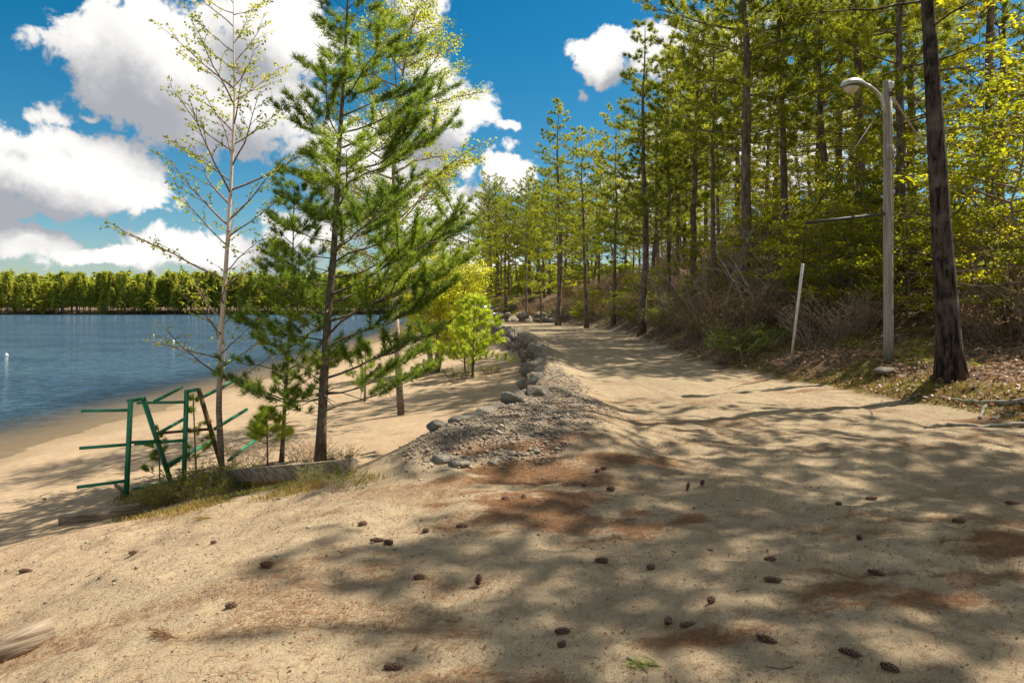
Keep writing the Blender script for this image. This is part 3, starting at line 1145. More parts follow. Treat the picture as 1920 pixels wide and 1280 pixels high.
SP = [(1860, 18, 2, 1.2, 'yellow-green sapling right of the large dark trunk, its sprays reaching the frame edge'),
      (1900, 15, 0, 1.1, 'yellow-green sapling at the right frame edge before the wood'),
      (1700, 21, 1, 1.1, 'leafy sapling between the lamp post and the large dark trunk'),
      (1625, 23, 0, 1.1, 'leafy sapling just left of the lamp post'),
      (1560, 22, 3, 1.1, 'low leafy sapling between the white guy guard and the lamp post'),
      (1590, 27, 2, .95, 'tall thin sapling behind the horizontal strut of the lamp post'),
      (1450, 30, 1, .95, 'pale green sapling behind the bare shrub stems'),
      (1350, 40, 0, .8, 'small yellow-green sapling high on the bank among pine trunks'),
      (1195, 40, 3, 1.05, 'bright yellow-green sapling on the bank below the tall straight pine'),
      (1500, 32, 0, 1.0, None), (1600, 18.5, 3, .8, None), (1545, 19.5, 3, .95, None), (1700, 17.5, 3, .9, None), (1640, 20, 1, .8, None), (1470, 24, 3, 1.0, None), (1400, 29, 3, 1.0, None), (1840, 15, 3, .8, None),
      (1320, 32, 3, 1.0, None), (1660, 29, 2, 1.0, None), (1820, 24, 2, 1.0, None), (1940, 20, 1, 1.2, None), (1790, 30, 1, 1.2, None),
      (1960, 26, 2, 1.1, None), (1720, 34, 0, 1.2, None), (1540, 40, 2, 1.0, None), (2000, 17, 0, 1.2, None),
      (1400, 42, 2, .9, None), (1100, 60, 3, 1.0, None), (1280, 45, 1, .9, None)]
for i, (px, y, k, s, lb) in enumerate(SP):
    place_sap((px - CX) / F * y, y, k, s, i * 1.7, lb or ('yellow-green understory sapling ' + ('left of the lamp post' if px < 1660 else 'between lamp post and dark trunk' if px < 1770 else 'right of the dark trunk') + (', near the road' if y < 25 else ', deeper in the wood')), 'leafy saplings under the pines')

# bare tall shrubs and low twiggy shrubs of the bank


def gen_shrub(seed, hgt, n, spread, leaf_n, leaf=(.035, .022), stem=.008, arch=.4):
    rng = np.random.default_rng(seed)
    tw = MB()
    P, D, T = [], [], []
    for i in range(n):
        a = rng.uniform(0, 6.28)
        r = spread * .45 * math.sqrt(rng.uniform(0, 1))
        p0 = (r * math.cos(a), r * math.sin(a), -.05)
        L = hgt * rng.uniform(.55, 1.1)
        e = rng.uniform(.95, 1.45)
        pts, _ = poly_branch(rng, p0, a + rng.normal(0, .6), e, e - arch, L, 5, .14)
        tw.tube(pts, np.linspace(stem, stem * .3, 5), 3, rng.uniform(0, 1), False)
        for j in range(4):
            u = rng.uniform(.35, .95)
            c, d = along(pts, u)
            s_, _ = poly_branch(rng, c, rng.uniform(0, 6.28), rng.uniform(.3, 1.1), rng.uniform(.2, 1.0), L * .35 * rng.uniform(.5, 1.1), 3, .25)
            tw.tube(s_, np.linspace(stem * .5, stem * .25, 3), 3, rng.uniform(0, 1), False)
            for _ in range(leaf_n):
                q, dd = along(s_, rng.uniform(.2, 1))
                P.append(q)
                D.append(dd)
                T.append(rng.uniform(0, 1))
    lf = leaves(rng, P, D, T, leaf[0], leaf[1], .3) if leaf_n else None
    return tw, lf


SHR = []
for i, (hgt, n, spr, ln, mat, tm) in enumerate([(1.0, 70, 1.2, 8, 'leaf_brown', 'twig'), (.9, 70, 1.2, 9, 'leaf_shrub', 'twig'), (1.2, 65, 1.3, 7, 'leaf_brown', 'twig_grey'),
                                                (.8, 70, 1.1, 9, 'leaf_understory', 'twig'), (.55, 60, .9, 12, 'leaf_shrub', 'twig')]):
    tw, lf = gen_shrub(800 + i, hgt, n, spr, ln)
    SHR.append((tw.data('twigs', M[tm]), lf.data('leaves', M[mat])))


def place_shrub(x, y, k, sc, rz, label, group):
    e = empty('shrub', (x, y, h1(x, y) - .02), rz, sc)
    for nm, md in zip(('twigs', 'leaves'), SHR[k]):
        c = bpy.data.objects.new(nm, md)
        COL.objects.link(c)
        c.parent = e
    return tag(e, label, 'shrub', group)


rr = random.Random(31)
GS = 'low shrubs covering the bank beside the road'
LB = ['brown twiggy shrub with few leaves on the road bank', 'low green-leaved shrub on the road bank', 'tall brown twiggy shrub on the road bank',
      'yellow-green shrub on the road bank', 'small dark green shrub']
spots = []
tries = 0
while len(spots) < 290 and tries < 9000:
    tries += 1
    y = 13 + 65 * rr.random() ** 1.25
    q = rr.uniform(.8, 11) if y > 18 else rr.uniform(2.5, 9)
    x = float(rx(np.array(y))) + q
    if CX + F * x / y > 2050:
        continue
    if y < 17 and q < 3:
        continue
    dmin = .75 if y < 40 else 1.1
    if any((x - a) ** 2 + (y - b) ** 2 < dmin ** 2 for a, b in spots):
        continue
    px = CX + F * x / y
    if 1600 < px < 1860 and y < 20:
        continue
    spots.append((x, y))
    k = rr.choice([0, 0, 2, 1, 3, 0, 2]) if q > 2 else rr.choice([4, 4, 1, 0])
    where = ('by the far road bend' if px < 1120 else 'below the tall straight pine' if px < 1290 else 'below the bare grey shrubs' if px < 1450 else
             'left of the lamp post' if px < 1660 else 'right of the lamp post')
    place_shrub(x, y, k, rr.uniform(1.0, 1.7), rr.uniform(0, 6.28), LB[k].replace('on the road bank', '').strip() + (' low on the bank ' if q < 3.5 else ' up the bank ') + where, GS)

BARE = []
for i in range(2):
    tw, lf = gen_shrub(830 + i, 3.6, 11, 1.0, 3, (.05, .03), .02, .25)
    BARE.append((tw.data('stems', M['twig_grey']), lf.data('leaves', M['leaf_birch'])))
for px, y, k, s, rz, lb in [(1335, 24, 0, 1.1, 0, 'tall bare grey stemmed shrub leaning over the bank by the road'),
                            (1420, 21, 1, .9, 2, 'pale bare shrub nearest the road below the leaning grey stems'),
                            (1260, 32, 1, 1.0, 4, 'bare grey shrub on the bank beneath the tall straight pine'),
                            (1490, 24, 0, .9, 1, 'bare stemmed shrub just left of the white guy guard'),
                            (1570, 20, 1, .7, 5, 'small bare shrub between the guy guard and the lamp post'),
                            (1385, 28, 0, 1.0, 3, 'bare grey shrub at the foot of the thick-trunked pine')]:
    x = (px - CX) / F * y
    e = empty('bare_shrub', (x, y, h1(x, y)), rz, s)
    for nm, md in zip(('stems', 'leaves'), BARE[k]):
        c = bpy.data.objects.new(nm, md)
        COL.objects.link(c)
        c.parent = e
    tag(e, lb, 'shrub')

# ------------------------------------------------------------------ left group of trees
# white pine
bx, by, bz = G(600, 872)
loc, org = pxpath([(600, 872), (608, 700), (615, 590), (628, 450), (634, 300), (645, 150), (652, 0), (660, -150)], by)
tk, bm, P, D, T = gen_pine(11, 1, .088, path=loc, cb=.085, nb=88, L0=2.15, asym=.3, prof=((0, .18, .32, .45, .6, .8, 1), (.8, .95, 1.0, .9, .68, .48, .2)),
                           e0=.15, e1=.35, sub=12, subL=.44, sp=.075, bw=.2, inner=.26, dead=8, br=.016, updir=.25)
rng = np.random.default_rng(12)
assemble('pine_tree', (bx, by, bz), [('trunk', tk, M['bark_white_pine'], True), ('branches', bm, M['bark_white_pine'], False),
         ('crown', needles(rng, P, D, T, 36, .15, .0105, .75), M['needle_white'], False)],
         'soft-needled green pine, tallest of the left group, behind the long timber', 'pine tree')
# slim pine left of it
bx, by, bz = G(528, 866)
loc, org = pxpath([(528, 866), (535, 740), (545, 600), (549, 480), (552, 350)], by)
tk, bm, P, D, T = gen_pine(13, 1, .042, path=loc, cb=.2, nb=44, L0=1.35, prof=((0, .5, 1), (.9, 1, .3)), e0=.3, e1=.4, sub=5, sp=.10, inner=.4, dead=8)
assemble('pine_tree', (bx, by, bz), [('trunk', tk, M['bark_white_pine'], True), ('branches', bm, M['bark_white_pine'], False),
         ('crown', needles(rng, P, D, T, 50, .13, .0085, .72), M['needle_white'], False)],
         'slim young pine with thin trunk between the birch and the tall pine', 'pine tree')
# birch
bx, by, bz = G(416, 890)
loc, org = pxpath([(416, 890), (410, 760), (414, 640), (425, 480), (434, 330), (440, 200), (438, 90), (437, -40)], by)
tk, bm, P, D, T = gen_broad(15, loc, .062, cb=.16, nb=46, L0=1.75, prof=((0, .15, .35, .7, 1), (.95, .8, 1.0, .75, .35)), e0=.55, e1=.72, sub=8, subL=.42,
                            sp=.09, cluster=4)
keep = rng.uniform(0, 1, len(P)) < np.interp(P[:, 2], [0, 2.0, 3.5, 7], [.12, .25, .8, 1])
assemble('birch_tree', (bx, by, bz), [('trunk', tk, M['bark_birch'], True), ('branches', bm, M['twig'], False),
         ('leaves', leaves(rng, P[keep], D[keep], T[keep], .058, .042, .2, .6), M['leaf_birch'], False)],
         'slender white-barked birch with sparse small leaves, behind the green rack', 'birch tree')
# birch behind
bx, by, bz = G(752, 778)
loc, org = pxpath([(752, 778), (744, 640), (738, 500), (736, 400), (742, 250), (758, 110), (765, 30)], by)
tk, bm, P, D, T = gen_broad(17, loc, .098, cb=.26, nb=66, L0=2.7, prof=((0, .3, .7, 1), (.8, 1, .75, .35)), e0=.55, e1=.5, sub=8, subL=.45, sp=.11, cluster=9)
P = P + rng.normal(0, .07, P.shape)
assemble('birch_tree', (bx, by, bz), [('trunk', tk, M['bark_birch'], True), ('branches', bm, M['twig'], False),
         ('leaves', leaves(rng, P, D, T, .07, .05, .25, .5), M['leaf_birch'], False)],
         'pale grey trunked birch with yellow spring leaves, behind the tall left pine', 'birch tree')
# yellow tree with several stems
bx, by, bz = G(815, 698)
e = empty('maple_tree', (bx, by, bz))
tkA, bmA, lfA = MB(), MB(), MB()
for i, pts in enumerate([[(812, 698), (800, 620), (782, 560), (770, 510)], [(818, 698), (821, 620), (828, 550), (835, 490)], [(820, 698), (838, 610), (868, 550), (885, 500)]]):
    loc, org = pxpath(pts, by)
    loc = loc + np.array([(pts[0][0] - 815) / F * by, (i - 1) * .12, -.05])
    tk, bm, P, D, T = gen_broad(20 + i, loc, .13 - .02 * i, cb=.12, nb=44, L0=1.5, e0=.4, e1=.5, sub=9, subL=.5, sp=.10, cluster=4, prof=((0, .5, 1), (.9, 1, .5)))
    P = P + rng.normal(0, .06, P.shape)
    for a, b in ((tkA, tk), (bmA, bm)):
        for v_, q_2, a_ in [(b.v, b.q, b.a)]:
            n0 = a.n
            a.v += b.v
            a.q += [q + n0 for q in b.q]
            a.t += [q + n0 for q in b.t]
            a.a += b.a
            a.n += b.n
    leaves(rng, P, D, T, .10, .075, .3, .2, lfA)
tkA.build('trunk', M['bark_grey'], e, True)
bmA.build('branches', M['twig'], e)
lfA.build('leaves', M['leaf_yellow'], e)
tag(e, 'bright yellow-green several-stemmed tree on the beach before the road bend', 'tree')


def small_pine(px, py, top, seed, L0, label, mat='needle_bright', nb=26, r=.04, cb=.12, nl=.14, nw=.010, depth=None, nn=30, sp=.1, name='pine_sapling'):
    bx, by, bz = G(px, py)
    loc, org = pxpath([(px, py), (px + (top[0] - px) * .5, (py + top[1]) / 2), top], by)
    tk, bm, P, D, T = gen_pine(seed, 1, r, path=loc, cb=cb, nb=nb, L0=L0, prof='cone', e0=.3, e1=.45, sub=5, sp=sp, inner=.3, dead=0)
    rg = np.random.default_rng(seed + 1)
    return assemble(name, (bx, by, bz - .03), [('trunk', tk, M['bark_white_pine'], True), ('branches', bm, M['bark_white_pine'], False),
                    ('crown', needles(rg, P, D, T, nn, nl, nw, .65), M[mat], False)], label, 'pine sapling')


small_pine(886, 706, (890, 555), 31, 1.6, 'bushy light green young pine on the sand before the boulder wall', nb=70, r=.05, nl=.17, nw=.016, sp=.09)
small_pine(872, 700, (868, 590), 33, .9, 'smaller light green young pine directly left of the bushy one', nb=40, nl=.16, nw=.016, sp=.09)
small_pine(368, 890, (362, 735), 35, .42, 'spindly pine sapling with few dark tufts inside the green rack', 'needle_white', nb=11, r=.018, nl=.10, nw=.007)
small_pine(300, 905, (297, 800), 36, .36, 'tiny pine sapling with sparse tufts against the green rack post', 'needle_white', nb=9, r=.014, nl=.10, nw=.007)
small_pine(502, 880, (500, 765), 37, .48, 'pale yellow-green pine sapling left of the slim pine trunk', 'needle_bright', nb=26, r=.02, nl=.12, nw=.007, cb=.4)
small_pine(684, 752, (686, 640), 39, .8, 'young pine on the beach between the tall pine and the grey birch', 'needle_white', nb=22, r=.035, nl=.13, nw=.008)
# far bright trees at the road end, left
rr = random.Random(77)
for i, (px, y, s, k) in enumerate([(905, 78, .8, 1), (880, 95, .9, 3), (845, 110, .9, 0), (920, 100, 1.0, 1), (860, 88, .75, 5), (930, 92, .9, 2), (955, 98, .95, 0), (970, 88, .85, 5), (990, 95, .9, 3), (1010, 84, .9, 1), (1030, 92, 1, 2), (1060, 86, .9, 3), (915, 108, 1, 2), (985, 108, 1, 0), (1085, 80, .8, 5), (825, 120, .9, 2), (800, 128, .85, 4), (940, 112, 1, 0)]):
    x = (px - CX) / F * y
    place_pine(x, y, k, s, rr.uniform(0, 6), 'pine at the far road end, ' + ('behind the yellow-green tree' if px < 900 else 'behind the parked truck' if px < 965 else 'behind the boulder heap'), 'pines at the far road end by the lake')
for i, (px, y, s) in enumerate([(850, 60, .75), (905, 70, .8), (820, 75, .8), (780, 80, .8), (940, 80, .9), (985, 82, 1.0), (1030, 84, .9), (1070, 76, .9)]):
    place_sap((px - CX) / F * y, y, i % 4, s, i * 1.3, 'yellow-green sapling ' + ('at the far end of the beach' if px < 900 else 'at the road end beside the parked truck' if px < 960 else 'behind the boulder heap'), 'saplings at the far end of the beach')

# shrubs at the foot of the left trees
for i, (px, py, k, s, lb) in enumerate([(365, 925, 4, .85, 'dense green shrub at the foot of the green rack'), (400, 905, 3, .55, 'yellow-green shrub touching the birch foot'),
                                        (300, 945, 3, .42, 'low bright green clump at the end of the short timber'), (470, 868, 2, .55, 'bare twiggy shrub beside the birch'),
                                        (575, 866, 2, .5, 'bare twiggy shrub left of the tall pine foot'), (640, 866, 1, .38, 'small leafy shrub right of the tall pine foot'),
                                        (430, 925, 4, .6, 'green shrub before the left end of the long timber'), (860, 712, 1, .7, 'low shrub at the foot of the bushy young pine'),
                                        (920, 700, 3, .5, 'yellow-green low shrub right of the bushy young pine'), (520, 905, 3, .35, 'low bright green plant before the long timber'),
                                        (335, 935, 3, .6, 'bright green leafy shrub between the rack brace and the grass'), (385, 940, 3, .5, 'leafy green clump before the dense rack shrub'),
                                        (272, 955, 3, .38, 'small bright green plant growing over the short timber end'), (455, 905, 1, .5, 'dull green shrub on the long timber left end'),
                                        (600, 905, 3, .3, 'tiny green plant in the straw before the long timber'), (650, 915, 1, .3, 'low green tuft in the straw at the long timber right end')]):
    x, y, z = G(px, py)
    place_shrub(x, y, k, s, i * 1.1, lb, None)

# ------------------------------------------------------------------ boulder wall


def boulder(seed, size, sub=3, sharp=18):
    rng = np.random.default_rng(seed)
    import bmesh
    bmx = bmesh.new()
    bmesh.ops.create_icosphere(bmx, subdivisions=sub, radius=1)
    v = np.array([q.co[:] for q in bmx.verts])
    f = np.array([[w.index for w in q.verts] for q in bmx.faces])
    bmx.free()
    nrm = unit(rng.normal(0, 1, (sharp, 3)))
    nrm = np.concatenate([nrm, np.array([[0, 0, 1.], [0, 0, -1]])])
    off = rng.uniform(.55, .92, len(nrm))
    dt = np.maximum(v @ nrm.T, 1e-3)
    r = np.minimum((off[None] / dt).min(1), 1.15)
    r = r * (1 + (fbm(v[:, 0] * 2 + seed, v[:, 1] * 2 + v[:, 2] * 1.7, seed, 3) - .5) * .16 + (fbm(v[:, 0] * 6 + seed, v[:, 1] * 6 + v[:, 2] * 5, seed + 5, 3) - .5) * .10)
    v = v * r[:, None] * np.asarray(size)[None]
    return MB().add(v, f)


wall = empty('boulder_wall', (float(ex(np.array(9.))), 9, 0))
tag(wall, 'low wall of grey boulders dividing the sandy road from the lower beach', 'stone wall')
wo = np.array(wall.location)
rr = random.Random(3)
y = 7.6
n = 0
while y < 60:
    s = rr.uniform(.22, .38) * (.6 if y < 9.6 else .74 if y < 14 else 1.1)
    sx_, sy_, sz_ = s * rr.uniform(.8, 1.1), s * rr.uniform(.85, 1.35), s * rr.uniform(.6, .85)
    x = float(ex(np.array(y))) - .12 + rr.gauss(0, .10)
    if y < 9.5:
        x -= .15
        sz_ *= .7
    z = .06 - sz_ * .5 + rr.gauss(0, .05) if y > 10 else h1(x, y) + sz_ * .08
    o = boulder(900 + n, (sx_, sy_, sz_)).build('stone', M['rock'], wall)
    o.location = (x - wo[0], y - wo[1], z - wo[2])
    o.rotation_euler = (rr.gauss(0, .2), rr.gauss(-.15, .25), rr.uniform(0, 6.28))
    n += 1
    if y > 10.5 and rr.random() < .85:      # the lower course, seen from the beach
        o = boulder(1200 + n, (s * rr.uniform(.8, 1.1), s * rr.uniform(.8, 1.2), s * .75), 2).build('stone', M['rock'], wall)
        o.location = (x - .28 - wo[0], y + rr.uniform(-.2, .2) - wo[1], -.55 + rr.gauss(0, .08) - wo[2])
        o.rotation_euler = (rr.gauss(0, .3), rr.gauss(0, .3), rr.uniform(0, 6.28))
    y += sy_ * 1.55
for k, (px, py, s) in enumerate([(925, 868, .08), (862, 872, .11), (830, 862, .13), (1006, 848, .07), (960, 850, .06)]):
    x, yy, z = G(px, py)
    o = boulder(1500 + k, (s, s * 1.1, s * .5), 2).build('stone', M['rock'], wall)
    o.location = (x - wo[0], yy - wo[1], z + s * .1 - wo[2])
heap = empty('boulder_heap', (2.0, 70, 0))
tag(heap, 'row of heaped grey boulders closing the far end of the sandy road', 'rock pile')
for k in range(34):
    px = rr.uniform(935, 1085)
    yy = 69 + rr.uniform(-1.5, 2.5) + (px - 935) * .0
    s = rr.uniform(.35, .75)
    o = boulder(1300 + k, (s * 1.1, s, s * .75), 2).build('stone', M['rock'], heap)
    x = (px - CX) / F * yy
    o.location = (x - 2.0, yy - 70, h1(x, yy) + rr.choice([.15, .2, .65]))
    o.rotation_euler = (rr.gauss(0, .3), rr.gauss(0, .3), rr.uniform(0, 6))
x, yy, z = G(1660, 699)
o = boulder(1400, (.22, .18, .13)).build('boulder', M['rock'])
o.location = (x, yy, z + .04)
tag(o, 'single mossy stone on the leaf litter below the lamp post', 'rock')

# ------------------------------------------------------------------ green rack
px0, py0, _ = G(237, 930)
dr_ = py0
e = empty('canoe_rack', (px0, py0, _))
eo = np.array(e.location)


def memb(name, a, b, w, mat='green_paint', da=0.0, db=0.0, h=None):
    p, q = Wd(*a, dr_ + da) - eo, Wd(*b, dr_ + db) - eo
    return MB().bar(p, q, w, h or w).build(name, M[mat], e)


memb('post', (245, 750), (236.6, 932), .064)
memb('brace', (268.5, 747), (322, 908), .064, da=.25, db=.75)
memb('top_rail', (240, 752), (271, 746), .056, da=-.02, db=.26)
memb('arm', (153, 770), (241, 768.5), .046, da=-.15, db=.0)
memb('arm', (149, 840), (239, 833), .046, da=-.25, db=.0)
memb('arm', (144, 913), (236, 901), .046, da=-.3, db=.0)
memb('arm', (290, 752), (341, 726), .046, da=.32, db=1.2)
memb('arm', (297, 812), (345, 785), .046, da=.45, db=1.3)
memb('arm', (312, 872), (398, 826), .05, da=.65, db=1.9)
memb('post', (350, 731), (344.5, 912), .064, da=.75, db=.75)
memb('brace', (372, 728), (420, 890), .064, 'rust_paint', da=1.0, db=1.5)
memb('top_rail', (348, 734), (374, 729), .056, da=.72, db=1.02)
memb('arm', (257, 755), (346, 753.5), .046, da=.6, db=.7)
memb('arm', (252, 832), (346, 825), .046, da=.5, db=.7)
memb('arm', (248, 916), (330, 902), .046, da=.45, db=.7)
memb('arm', (381, 744), (445, 710), .046, da=1.1, db=2.0)
memb('arm', (402, 804), (463, 767), .05, da=1.2, db=2.1)
memb('arm', (428, 863), (483, 821), .05, da=1.4, db=2.3)
memb('rail', (243, 829), (300, 826), .045, da=.06, db=.5)
memb('rail', (295, 812), (394, 804), .046, 'rust_paint', da=.55, db=1.25)
memb('foot', (236, 924), (217, 909), .05, 'rust_paint', da=0, db=.45)
tag(e, 'rusting green painted metal canoe rack with side arms on the beach', 'canoe rack')

# timbers


def timber(a, b, w, h, label, dz=.04):
    p, q = np.array(G(*a)), np.array(G(*b))
    o_ = empty('timber_beam', (p + q) / 2)
    c = (p + q) / 2
    mbx = MB().bar(p - c + [0, 0, dz], q - c + [0, 0, dz], w, h, bev=.1)
    me = mbx.build('timber_beam', M['timber'])
    bpy.data.objects.remove(o_)
    me.location = c
    # run the grain along the beam
    d = q - p
    ang = math.atan2(d[1], d[0])
    inv = np.array([[math.cos(-ang), -math.sin(-ang), 0], [math.sin(-ang), math.cos(-ang), 0], [0, 0, 1]])
    co = np.array([v.co[:] for v in me.data.vertices]) @ inv.T
    me.data.vertices.foreach_set('co', co.astype(np.float32).ravel())
    me.rotation_euler = (0, 0, ang)
    me.data.update()
    return tag(me, label, 'timber')


timber((112, 985), (262, 962), .16, .2, 'short weathered timber beam lying on the sand left of the green shrubs')
timber((432, 898), (655, 890), .17, .2, 'long mossy timber beam behind which the tall pine stands', .06)
timber((-60, 1268), (97, 1194), .085, .1, 'sawn timber end poking from the sand at the bottom left corner', .045)

# ------------------------------------------------------------------ lamp post with its strut guy
x, yy, z = G(1665, 672)
yp = yy
lamp = empty('street_lamp', (x, yp, z))
lo = np.array(lamp.location)
tag(lamp, 'grey wooden lamp post with a curved arm and cobra-head lamp in the wood', 'street lamp')


def LW(px, py, dy=0.0):
    return Wd(px, py, yp + dy) - lo


p0, p1 = LW(1666, 685), LW(1663, 152)
MB().tube([p0 + (p1 - p0) * t for t in np.linspace(0, 1, 9)], np.linspace(.0070, .0052, 9) * yp, 14).build('pole', M['pole_wood'], lamp, True)
pts = [LW(1659, 215, -.16), LW(1656, 195, -.17), LW(1651, 181, -.2), LW(1643, 172, -.25), LW(1632, 163, -.3), LW(1622, 158, -.33)]
MB().tube(pts, .035, 8).build('lamp_arm', M['galvanised'], lamp, True)
# cobra head: a loft of ellipses along its axis
ha, hb = LW(1628, 161, -.33), LW(1576, 160, -.45)
ax = hb - ha
Lh = np.linalg.norm(ax)
u = ax / Lh
sdv = unit(np.cross(u, np.array([0, 0, 1.])))
upv = np.cross(sdv, u)
hm, lm = MB(), MB()
prof_ = [(0, .035, .04, 0), (.15, .06, .07, .015), (.35, .13, .11, .03), (.6, .17, .125, .03), (.85, .14, .10, .01), (.97, .06, .05, -.02), (1.0, .01, .01, -.03)]
rings = []
for t, w_, h_, dz in prof_:
    for i in range(14):
        a = i / 14 * 2 * math.pi
        hh = h_ if math.sin(a) > 0 else h_ * .35
        rings.append(ha + ax * t + sdv * w_ * math.cos(a) + upv * (dz + hh * math.sin(a)))
qs = [(r * 14 + i, r * 14 + (i + 1) % 14, (r + 1) * 14 + (i + 1) % 14, (r + 1) * 14 + i) for r in range(len(prof_) - 1) for i in range(14)]
hm.add(rings, None, qs).build('lamp_head', M['galvanised'], lamp, True)
rings = []
for rr_, dz in [(1.0, -.035), (.92, -.08), (.7, -.13), (.4, -.16), (.05, -.17)]:
    for i in range(14):
        a = i / 14 * 2 * math.pi
        rings.append(ha + ax * .62 + u * .17 * rr_ * math.cos(a) + sdv * .125 * rr_ * math.sin(a) + upv * (dz + .0))
qs = [(r * 14 + i, r * 14 + (i + 1) % 14, (r + 1) * 14 + (i + 1) % 14, (r + 1) * 14 + i) for r in range(4) for i in range(14)]
lm.add(rings, None, qs).build('lens', plain('lamp_lens', (.62, .52, .45), .25, spec=.5), lamp, True)
MB().tube([LW(1671, 190, -.02), LW(1673, 260, -.02), LW(1674, 400, -.01), LW(1674, 560)], .018, 6).build('conduit', M['cable_pale'], lamp)
MB().box(LW(1669, 285, -.1), (.13, .09, .28)).build('junction_box', M['pole_wood'], lamp)
MB().box(LW(1671, 160, -.1), (.08, .08, .14)).build('insulator', M['white_plastic'], lamp)
MB().box(LW(1672, 176, -.1), (.06, .06, .10)).build('insulator', M['rust_paint'], lamp)
st = LW(1511, 418, -.6)
MB().tube([LW(1660, 401), st], .032, 8).build('strut', M['strut_dark'], lamp)
gx_, gy_, gz_ = G(1483, 682)
gp = np.array([gx_, gy_, gz_]) - lo
gt = Wd(1505, 495, (gy_ + (yp - .6) * 1.0) / 2) - lo
MB().tube([LW(1661, 190, .0), st, gt], .012, 5).build('guy_wire', M['cable'], lamp)
MB().tube([gp, gp + (gt - gp) * .5, gt], .032, 8).build('guy_guard', M['white_plastic'], lamp, True)
cb = [LW(1672, 178)]
tgt = LW(1850, 395, 5.0)
for t in np.linspace(.05, 1, 14):
    cb.append(cb[0] + (tgt - cb[0]) * t + np.array([0, 0, -1.2 * t * (1 - t)]))
MB().tube(cb, .02, 5).build('service_cable', M['cable_pale'], lamp)

# ------------------------------------------------------------------ benches, stake, buoys, truck


def bench(px, py, sc, rz, label):
    x, y, z = G(px, py)
    e = empty('bench', (x, y, z), rz, sc)
    for yy_ in (-.5, .5):
        MB().bar((-.2, yy_, 0), (-.2, yy_, .42), .05, .05).build('leg', M['bench_metal'], e)
        MB().bar((.2, yy_, 0), (.25, yy_, .85), .05, .05).build('leg', M['bench_metal'], e)
        MB().bar((-.22, yy_, .40), (.22, yy_, .42), .05, .05).build('rail', M['bench_metal'], e)
    for k in range(3):
        MB().bar((-.18 + k * .15, -.62, .45), (-.18 + k * .15, .62, .45), .12, .035).build('seat_plank', M['timber'], e)
    for k in range(2):
        MB().bar((.22 + k * .02, -.62, .62 + k * .16), (.22 + k * .02, .62, .62 + k * .16), .03, .12).build('back_plank', M['timber'], e)
    return tag(e, label, 'bench')


bench(770, 712, .6, .5, 'dark wooden bench on the beach just right of the grey birch')
bench(790, 692, .55, .3, 'smaller looking bench farther down the beach by the yellow tree stems')
x, y, z = G(967, 648)
p1 = Wd(964, 610, y)
o = MB().bar((0, 0, -.1), (p1[0] - x, 0, p1[2] - z), .13, .05).build('wooden_stake', M['timber'])
o.location = (x, y, z)
tag(o, 'upright wooden stake on the beach before the far boulders', 'stake')


def buoy(px, py, r, label):
    v = py - HY
    y = (CAMZ - WL) * F / v
    e = empty('buoy', ((px - CX) / F * y, y, WL))
    mbx = MB()
    pr = [(0, -.6), (.7, -.5), (1, 0), (.85, .5), (.35, .8), (.22, 1.25), (0, 1.3)]
    vv = [(q * r * math.cos(i * .5236), q * r * math.sin(i * .5236), zz * r) for q, zz in pr for i in range(12)]
    qs = [(a * 12 + i, a * 12 + (i + 1) % 12, (a + 1) * 12 + (i + 1) % 12, (a + 1) * 12 + i) for a in range(len(pr) - 1) for i in range(12)]
    mbx.add(vv, None, qs).build('float', M['white_plastic'], e, True)
    MB().tube([(0, 0, 1.2 * r), (0, 0, 1.5 * r)], r * .12, 6).build('eyelet', M['galvanised'], e)
    return tag(e, label, 'buoy', 'white buoys on the lake')


buoy(12, 666, .15, 'white buoy nearest the left frame edge on the lake')
buoy(325, 640, .15, 'white buoy on the lake left of the birch trunk')
buoy(288, 628, .11, 'tiny farthest white buoy on the lake')

ty = 66.0
tx = (903 - CX) / F * ty
tr = empty('pickup_truck', (tx, ty, h1(tx, ty)), 2.2)
body = MB()
body.box((0, 0, .72), (5.0, 1.85, .62), bev=.25)
body.build('body', M['truck_paint'], tr)
cabm = MB()
sec = [(-.9, .95), (1.5, .95), (.9, 1.72), (-.65, 1.72)]
vv = [(a, s * (.88 if b < 1 else .72), b + .07) for s in (-1, 1) for a, b in sec]
cabm.add(vv, None, [(0, 1, 2, 3), (7, 6, 5, 4), (0, 4, 5, 1), (1, 5, 6, 2), (2, 6, 7, 3), (3, 7, 4, 0)]).build('cab', M['truck_paint'], tr)
for s in (-1, 1):
    MB().add([(-.7, s * .875, 1.08), (1.1, s * .875, 1.08), (.78, s * .775, 1.62), (-.58, s * .775, 1.62)], None, [(0, 1, 2, 3)]).build('side_window', M['dark_glass'], tr)
    for xx in (-1.55, 1.6):
        w = MB().tube([(xx, s * .72, .38), (xx, s * .95, .38)], .38, 16).build('wheel', M['tyre'], tr)
        MB().tube([(xx, s * .93, .38), (xx, s * .965, .38)], .2, 12).build('rim', M['galvanised'], w)
    MB().box((2.49, s * .68, .82), (.06, .3, .16)).build('headlight', M['white_plastic'], tr)
    MB().box((-2.49, s * .78, .8), (.06, .14, .3)).build('taillight', M['red_plastic'], tr)
MB().add([(1.46, -.7, 1.08), (1.46, .7, 1.08), (1.0, .62, 1.68), (1.0, -.62, 1.68)], None, [(0, 1, 2, 3)]).build('windshield', M['dark_glass'], tr)
tag(tr, 'dark blue pickup truck parked behind the yellow-green tree at the road end', 'truck')

